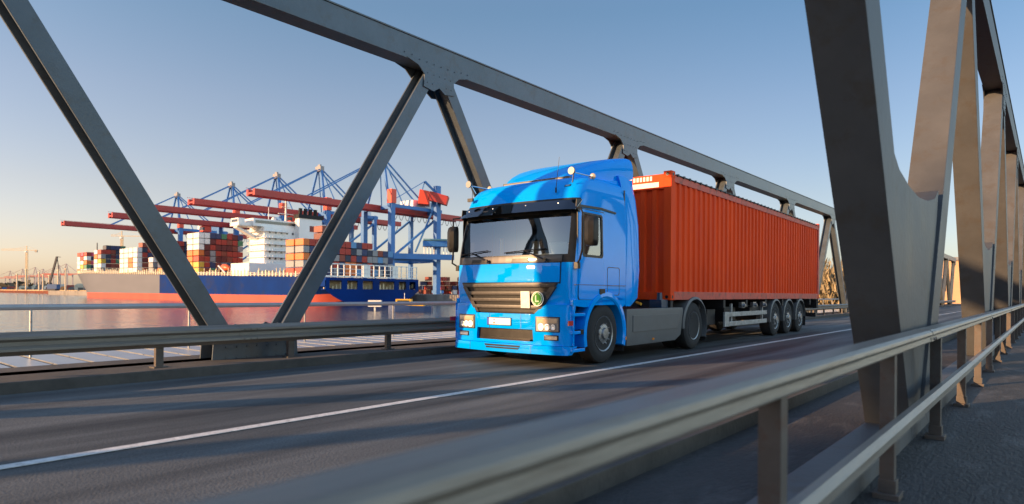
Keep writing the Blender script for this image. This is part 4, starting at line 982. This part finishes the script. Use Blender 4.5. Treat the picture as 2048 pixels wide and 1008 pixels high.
# landside travelling gantry: blue platform with a cabin and an orange machinery house
g=thing('gantry_platform','blue crane frame with orange-red housing and railed platform, right of the ship stern','crane',(0,0,0))
b0=W(873,318,0); 
mb=MB(); mb.beam(b0+Vector((0,0,QZ)),b0+Vector((0,0,HZ+53)),2.6,2.6,up=(1,0,0)); mb.build('leg',CB,g)
a=W(784,300,HZ+17); b=W(905,318,HZ+17.5)
mb=MB(); mb.beam(a,b,3,2.6); mb.build('platform',CB,g)
mb=MB(); p0=W(848,316,HZ+19.5); p1=W(900,318,HZ+19.5)
for i in range(9):
    q=p0.lerp(p1,i/8); mb.beam(q-Vector((0,0,1)),q+Vector((0,0,4)),.35,.35,up=(1,0,0))
mb.build('platform_posts',SW,g)
mb=MB(); mb.beam(W(845,316,HZ+24),W(894,318,HZ+24),6,2.6); mb.build('cabin',CB,g); mb=MB(); mb.beam(W(846,316,HZ+26),W(893,318,HZ+26),6.4,.8); mb.build('cabin_roof',mat('roof_teal',(0.18,0.32,0.34),.5),g)
mb=MB(); mb.loft([[W(x_,315+dy,z_) for x_,z_ in ((834,HZ+44),(858,HZ+43.5),(858,HZ+50),(838,HZ+51))] for dy in (0,9)]); mb.build('orange_housing',CRO,g)
mb=MB(); mb.beam(W(858,318,HZ+48),W(894,318,HZ+45.5),6,4.4); mb.build('winch_house',CRD,g)
mb=MB(); ap=W(848,316,HZ+55); mb.beam(ap,W(835,316,HZ+44),.4,.4); mb.beam(ap,W(873,318,HZ+49),1.0,1.0); mb.beam(ap,W(790,306,HZ+45),.3,.3); mb.beam(W(866,318,HZ+42),W(830,318,HZ+20),.8,.8); mb.beam(W(866,318,HZ+50),W(862,318,HZ+40),1,1); mb.build('pylon_brace',CB,g)

# ---- far bank, quay and the rest of the port
GRN=mat('far_ground',(0.11,0.09,0.07),.9,0,.3,.02)
q=[W(-120,1150,0),W(60,800,0),W(186,575,0),(Vector((-700,172,0))),(Vector((-505,172,0))),(Vector((-60,172,0))),(Vector((-60,150,0))),(Vector((40,150,0))),(Vector((400,150,0)))]
q=[Vector((v[0],v[1],0)) for v in q]
far=[Vector((1200,6000,0)),Vector((-6000,6000,0)),Vector((-7000,1200,0))]
mb=MB(); ring=q+far; mb.add([(v.x,v.y,QZ) for v in ring],[tuple(range(len(ring)))]); struct('far_bank_ground',mb,GRN)
def wallmb(mb,a,b,z0,z1,amp,pitch):
    d=b-a; n=max(1,int(d.length/pitch)); u=d.normalized(); nn=Vector((u.y,-u.x,0)); vs=[]
    for i in range(2*n+1):
        p=a+d*i/(2*n)+nn*(amp if (i//1)%2 else 0); vs+=[(p.x,p.y,z0),(p.x,p.y,z1)]
    mb.add(vs,[(2*i,2*i+2,2*i+3,2*i+1) for i in range(2*n)])
PILE=mat('rusty_piles',(0.20,0.045,0.02),.8,0,.5,.3)
mb=MB()
for i in range(2): wallmb(mb,q[i],q[i+1],WATER-1,QZ-.5,2.6,7.5)
o=mb.build('quay_wall',PILE); tag(o,'rusty sheet pile wall of the jetty at far left','quay wall')
mb=MB(); mb.beam(q[0]+Vector((0,0,QZ)),q[1]+Vector((0,0,QZ)),3,1.0); mb.beam(q[1]+Vector((0,0,QZ)),q[2]+Vector((0,0,QZ)),3,1.0); o2=mb.build('coping',mat('coping_sand',(0.5,0.36,0.2),.8),o)
mb=MB()
for i in range(2,8): wallmb(mb,q[i],q[i+1],WATER-1,QZ-.02,.3,6)
o=mb.build('quay_wall',mat('quay_concrete',(0.22,0.20,0.18),.85,0,.3,.2)); tag(o,'grey concrete quay wall behind the container ship','quay wall')
# jetty clutter at left: sheds, containers, small machines, light columns
rnd=random.Random(3)
shc=[(0.55,0.5,0.45),(0.6,0.25,0.08),(0.05,0.12,0.3),(0.5,0.45,0.35),(0.3,0.06,0.04),(0.7,0.65,0.55),(0.12,0.12,0.13)]
nm={0:'pale',1:'orange',2:'blue',3:'sand coloured',4:'dark red',5:'cream',6:'black'}
k=0
for px in range(6,180,9):
    f=(px)/186; base=q[1].lerp(q[2],max(0,(px-60)/126)) if px>60 else q[0].lerp(q[1],(px+120)/180)
    dirn=base.normalized(); p=base+dirn*(18+rnd.random()*30); c=rnd.randrange(7); wd=5+rnd.random()*7; h=3+rnd.random()*4
    mb=MB(); mb.box(-wd/2,wd/2,-3,3,0,h*.7); mb.prism([(-wd/2-.3,h*.7),(wd/2+.3,h*.7),(wd/2*.6,h),(-wd/2*.6,h)],-3.3,3.3,'y')
    m=mat('shed_'+str(c),shc[c],.7,0,.2,.3); s=mb.build('wall',m); r=thing('harbour_shed',None,'shed',(p.x,p.y,QZ),R(TH+35)); s.parent=r
    mb=MB(); mb.box(-wd/4,wd/4,-3.06,-3.0,0,h*.45); mb.build('door',mat('shed_door',(0.1,0.09,0.08),.8),r); 
    mb=MB(); mb.box(wd*.3,wd*.42,-3.05,-3.0,h*.3,h*.5); mb.build('window',DG,r)
    tag(r,f"{nm[c]} shed on the left jetty, {['first','second','third','fourth','fifth','sixth','seventh','eighth','ninth','tenth','eleventh','twelfth','thirteenth','fourteenth','fifteenth','sixteenth','seventeenth','eighteenth','nineteenth','twentieth'][k]} from the left edge",'shed','sheds on the jetty'); k+=1
LC_=mat('column_sand',(0.55,0.42,0.28),.6)
k=0
for px,dp,h in ((34,700,17),(52,690,22),(78,690,19),(86,660,16),(98,650,15),(116,640,20),(131,630,21)):
    p=W(px,dp,QZ); mb=MB(); mb.tube([(0,0,0),(0,0,h)],[.9,.6],6); mb.box(-2.5,2.5,-.6,.6,h,h+.8); o=mb.build('floodlight_mast',LC_,loc=p); tag(o,f"pale floodlight mast on the left jetty, {['first','second','third','fourth','fifth','sixth','seventh'][k]} from the left",'light mast','light masts on the jetty'); k+=1
def tower_crane(px,dp,h,jl,jr,label,rz):
    p=W(px,dp,QZ); r=thing('tower_crane',label,'crane',p,rz); m=mat('tower_crane_yellow',(0.62,0.42,0.20),.5)
    mb=MB(); a=1.1
    for sx in (-a,a):
        for sy in (-a,a): mb.box(sx-.22,sx+.22,sy-.22,sy+.22,0,h)
    z=0
    while z<h-3:
        for s in (-a,a): mb.beam((s,-a,z),(s,a,z+3),.2,.2); mb.beam((-a,s,z),(a,s,z+3),.2,.2)
        z+=3
    mb.build('mast',m,r)
    mb=MB(); mb.beam((-jl,0,h+.5),(jr,0,h+.5),1.0,.7); mb.beam((-jl,0,h+2),(0,0,h+3.5),.35,.35); mb.build('jib',m,r)
    mb=MB(); mb.beam((0,0,h),(0,0,h+7),.8,.8,up=(1,0,0)); mb.beam((0,0,h+7),(-jl*.6,0,h+1.2),.18,.18); mb.beam((0,0,h+7),(jr,0,h+1),.18,.18); mb.build('top_mast',m,r)
    mb=MB(); mb.box(jr-4,jr-.5,-1,1,h-2.6,h+.4); mb.build('counterweight',mat('counterweight',(0.4,0.32,0.24),.7),r)
    mb=MB(); mb.box(-1.2,1.2,-3,-1.1,h-3,h-.6); mb.build('cab',SW,r); return r
tower_crane(53,1000,62,40,17,'pale yellow tower crane with a long jib at the far left',R(TH))
tower_crane(243,820,70,14,55,'yellow tower crane rising behind the bow stacks of the ship',R(TH))
# crawler crane with leaning boom
p=W(104,600,QZ); r=thing('crawler_crane','dark crawler crane with a leaning lattice boom, behind the jetty sheds','crane',p,R(TH)); MD=mat('crane_black',(0.03,0.03,0.04),.6)
mb=MB(); mb.box(-5,5,-3,3,0,1.6); mb.build('tracks',MD,r); mb=MB(); mb.box(-3,6,-2.5,2.5,1.6,6); mb.build('house',mat('crane_navy',(0.03,0.09,0.22),.5),r); mb=MB(); mb.beam((-3,0,4),(4.5,0,32),1.6,1.2,up=(0,1,0)); mb.build('boom',MD,r)
mb=MB(); mb.beam((4.5,0,32),(7.5,0,5),.25,.25,up=(0,1,0)); mb.beam((4.5,0,32),(6.5,0,20),.4,.4,up=(0,1,0)); mb.beam((4.5,0,32),(8,0,31.5),.5,.5); mb.build('mast_stay',MD,r)
# low far cranes in the haze at the left
sk=None
for i,(px,dp) in enumerate(((45,1900),(70,1750),(86,1900),(118,1600),(132,1500),(20,2100))):
    if sk is None:
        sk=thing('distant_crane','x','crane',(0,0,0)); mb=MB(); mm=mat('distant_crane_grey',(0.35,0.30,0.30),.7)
        for s in (-9,9):
            for t in (-9,9): mb.box(s-1,s+1,t-1,t+1,0,38)
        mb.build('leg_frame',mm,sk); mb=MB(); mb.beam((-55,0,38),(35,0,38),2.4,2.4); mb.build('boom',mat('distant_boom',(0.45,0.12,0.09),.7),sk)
        mb=MB(); mb.beam((-6,0,38),(0,0,62),1.6,1.6,up=(0,1,0)); mb.beam((6,0,38),(0,0,62),1.6,1.6,up=(0,1,0)); mb.beam((0,0,62),(-50,0,39),.9,.9); mb.beam((0,0,62),(30,0,39),.9,.9); mb.build('pylon',mm,sk); o=sk
    else: o=copy_tree(sk)
    o.location=W(px,dp,QZ); o.rotation_euler=(0,0,R(TH)); o['group']='small cranes on the skyline at left'
    o['label']=f"tiny hazy quay crane on the left skyline, {['second','fourth','fifth','sixth','seventh','first'][i]} in the row from the left edge"
# wooded shoreline band, far away
def foliage_mat(name,a,b):
    m=bpy.data.materials.new(name); m.use_nodes=True; n=m.node_tree.nodes; l=m.node_tree.links; bs=n['Principled BSDF']; bs.inputs['Roughness'].default_value=.8
    g=n.new('ShaderNodeNewGeometry'); rp=n.new('ShaderNodeValToRGB'); rp.color_ramp.elements[0].color=(*a,1); rp.color_ramp.elements[1].color=(*b,1)
    l.new(g.outputs['Random Per Island'],rp.inputs[0]); l.new(rp.outputs[0],bs.inputs['Base Color']); return m
FOLD=foliage_mat('far_foliage',(0.05,0.045,0.03),(0.12,0.09,0.055))
mb=MB(); rnd=random.Random(5)
for i in range(2600):
    px=-200+rnd.random()*1500; dp=1700+rnd.random()*500; c=W(px,dp,QZ+rnd.random()**.7*(15+6*math.sin(px*.03)))
    a=rnd.random()*6.28; s=4+rnd.random()*6; u=Vector((math.cos(a),math.sin(a),.3))*s; v=Vector((-math.sin(a)*.5,math.cos(a)*.5,1))*s*.6
    mb.add([c-u-v,c+u-v*.6,c+u*.7+v,c-u*.8+v],[(0,1,2,3)])
o=mb.build('far_woodland',FOLD); o['kind']='stuff'; o['label']='dark wooded skyline far beyond the port'
# stacked containers in the yard right of the stern (a mass)
mb=MB(); rnd=random.Random(9); cols=['red','rust brown','maroon','white','navy blue','orange']
yards=[[] for _ in cols]
for px in range(838,1000,5):
    for t in range(rnd.randrange(2,5)):
        yards[rnd.randrange(len(cols)) if rnd.random()<.35 else rnd.randrange(2)].append((px+rnd.random()*2,380+rnd.random()*8,t))
i=0
for ci,lst in enumerate(yards):
    for px,dp,t in lst:
        o=bpy.data.objects.new('shipping_container',cbox(cols[ci],6.1)); C.objects.link(o); o.location=W(px,dp,QZ+t*2.6); o.rotation_euler=(0,0,R(-20))
        tag(o,f"{cols[ci]} container in the quay yard, tier {['one','two','three','four'][t]} of pile number {int((px-835)/5)+1}",'container','containers in the quay yard'); i+=1
# small yellow and blue work boat, white dolphin marker
bt=thing('work_boat','small yellow and blue work boat on the water before the ship stern','boat',W(822,150,WATER),R(TH))
mb=MB(); mb.loft([[Vector((x,-w_,.0)),Vector((x,-w_*1.15,1.3+s_)),Vector((x,w_*1.15,1.3+s_)),Vector((x,w_,.0))] for x,w_,s_ in ((-5.2,.5,.5),(-3.5,1.6,.3),(0,2,.1),(3.5,1.9,.0),(5,1.7,0))]); mb.build('hull',mat('boat_blue',(0.02,0.05,0.15),.4),bt)
mb=MB(); mb.box(-3.4,.2,-1.3,1.3,1.3,2.9); mb.box(.4,3.2,-1.5,1.5,1.3,2.0); cb_=mb.build('cabin',mat('boat_yellow',(0.75,0.40,0.02),.4),bt,bevel=.1); mb=MB(); mb.box(-3.0,-.2,-1.33,-1.3,1.9,2.6); mb.build('window',DG,cb_); mb=MB(); mb.tube([(-1.5,0,2.9),(-1.5,0,4.3)],.07); mb.build('mast',SW,bt)
o=MB().box(-1.6,1.6,-.5,.5,.3,1.9).box(-.2,.2,-.2,.2,-1,.3).build('channel_marker',mat('marker_white',(0.75,0.72,0.62),.6),bevel=.05); o.location=W(750,155,WATER+.6); o.rotation_euler=(0,0,R(TH)); tag(o,'square white marker board standing in the water in front of the ship','marker')

# ---- land at the bridge end: bank with dry reeds and bare bushes, buildings
mb=MB(); mb.add([(-60,118,-.9),(-2000,1200,-.9),(2000,1800,-.9),(300,118,-.9),(40,100,-.9),(-30,100,-.9)],[(0,1,2,3,4,5)]); 
REED=foliage_mat('reed',(0.15,0.115,0.06),(0.32,0.25,0.14))
struct('bank_ground',mb,mat('bank_soil',(0.16,0.12,0.07),.9,0,.3,.3))
def bush(x,y,h,w_,n,seed,label,group):
    rd=random.Random(seed); r=thing('dry_bush',label,'bush',(x,y,-.9),0,group); mb=MB()
    tips=[]
    for k in range(9):
        a=rd.random()*6.28; t=Vector((math.cos(a)*w_*.5*rd.random(),math.sin(a)*w_*.5*rd.random(),h*(.6+.4*rd.random()))); mid=t*.5+Vector((rd.uniform(-.3,.3),rd.uniform(-.3,.3),0)); mb.tube([(0,0,0),mid,t],[.12,.07,.02],5); tips+= [mid,t,t*.8]
    mb.build('stems',mat('bare_twig',(0.10,0.07,0.045),.9),r); mb=MB()
    for k in range(n):
        c=rd.choice(tips)*(.55+.5*rd.random())+Vector((rd.gauss(0,w_*.16),rd.gauss(0,w_*.16),rd.gauss(0,h*.1))); c.z=max(.1,c.z)
        a=rd.random()*6.28; s=.04+rd.random()*.08; u=Vector((math.cos(a),math.sin(a),rd.uniform(-.4,.4)))*s; v=Vector((rd.uniform(-.5,.5),rd.uniform(-.5,.5),1))*s*3.2
        mb.add([c-u-v,c+u-v,c+u*.4+v,c-u*.4+v],[(0,1,2,3)])
    mb.build('foliage',REED,r); return r
mb=MB(); mb.add([(-45,-60,-.9),(45,-60,-.9),(120,-160,-.9),(-120,-160,-.9)],[(0,1,2,3)]); struct('near_bank_ground',mb,MATS['bank_soil'])
wh=thing('shade_block','unseen brick block added behind the viewpoint to shade the near truss','building',(0,-62,-.9))
mb=MB(); mb.box(-34.5,30,-16,0,0,20.7); mb.build('wall',mat('brick_wall',(0.28,0.10,0.06),.85,0,.2,2),wh)  # added out of view, placed to cut the low sun off the near truss
mb=MB(); mb.box(-34.8,30.3,-16.3,.3,20.7,21.3); mb.build('roof',mat('roof_slate',(0.07,0.07,0.08),.7),wh)
for fl in range(4):
    for k in range(14): MB().box(-32+k*4.4,-30.2+k*4.4,0,.06,1.5+fl*4,4+fl*4).build('window',DG,wh)
for i,(x,y,h) in enumerate(((-15.5,63,4.6),(-18.5,72,5.2),(-22.5,84,6.0),(-17,92,5),(-28,95,6.5),(-34,110,7))):
    bush(x,y,h,5.5,3200,20+i,f"dry yellow-brown bush behind the trailer at the bridge end, {['first','second','third','fourth','fifth','sixth'][i]} by distance",'dry bushes at the bridge end')
bd=thing('brick_building','low sand coloured building glimpsed between the near steel posts at right','building',(-6,150,-.9),R(8)); mb=MB(); mb.box(-14,30,0,14,0,9); mb.build('wall',mat('sand_wall',(0.5,0.32,0.18),.8,0,.1,.4),bd)
mb=MB(); mb.box(-14.4,30.4,-.4,14.4,9,9.6); mb.build('roof',mat('roof_grey',(0.2,0.2,0.21),.7),bd)
for k in range(8): MB().box(-12+k*5,-9.5+k*5,-.05,0,3,5.5).build('window',DG,bd)
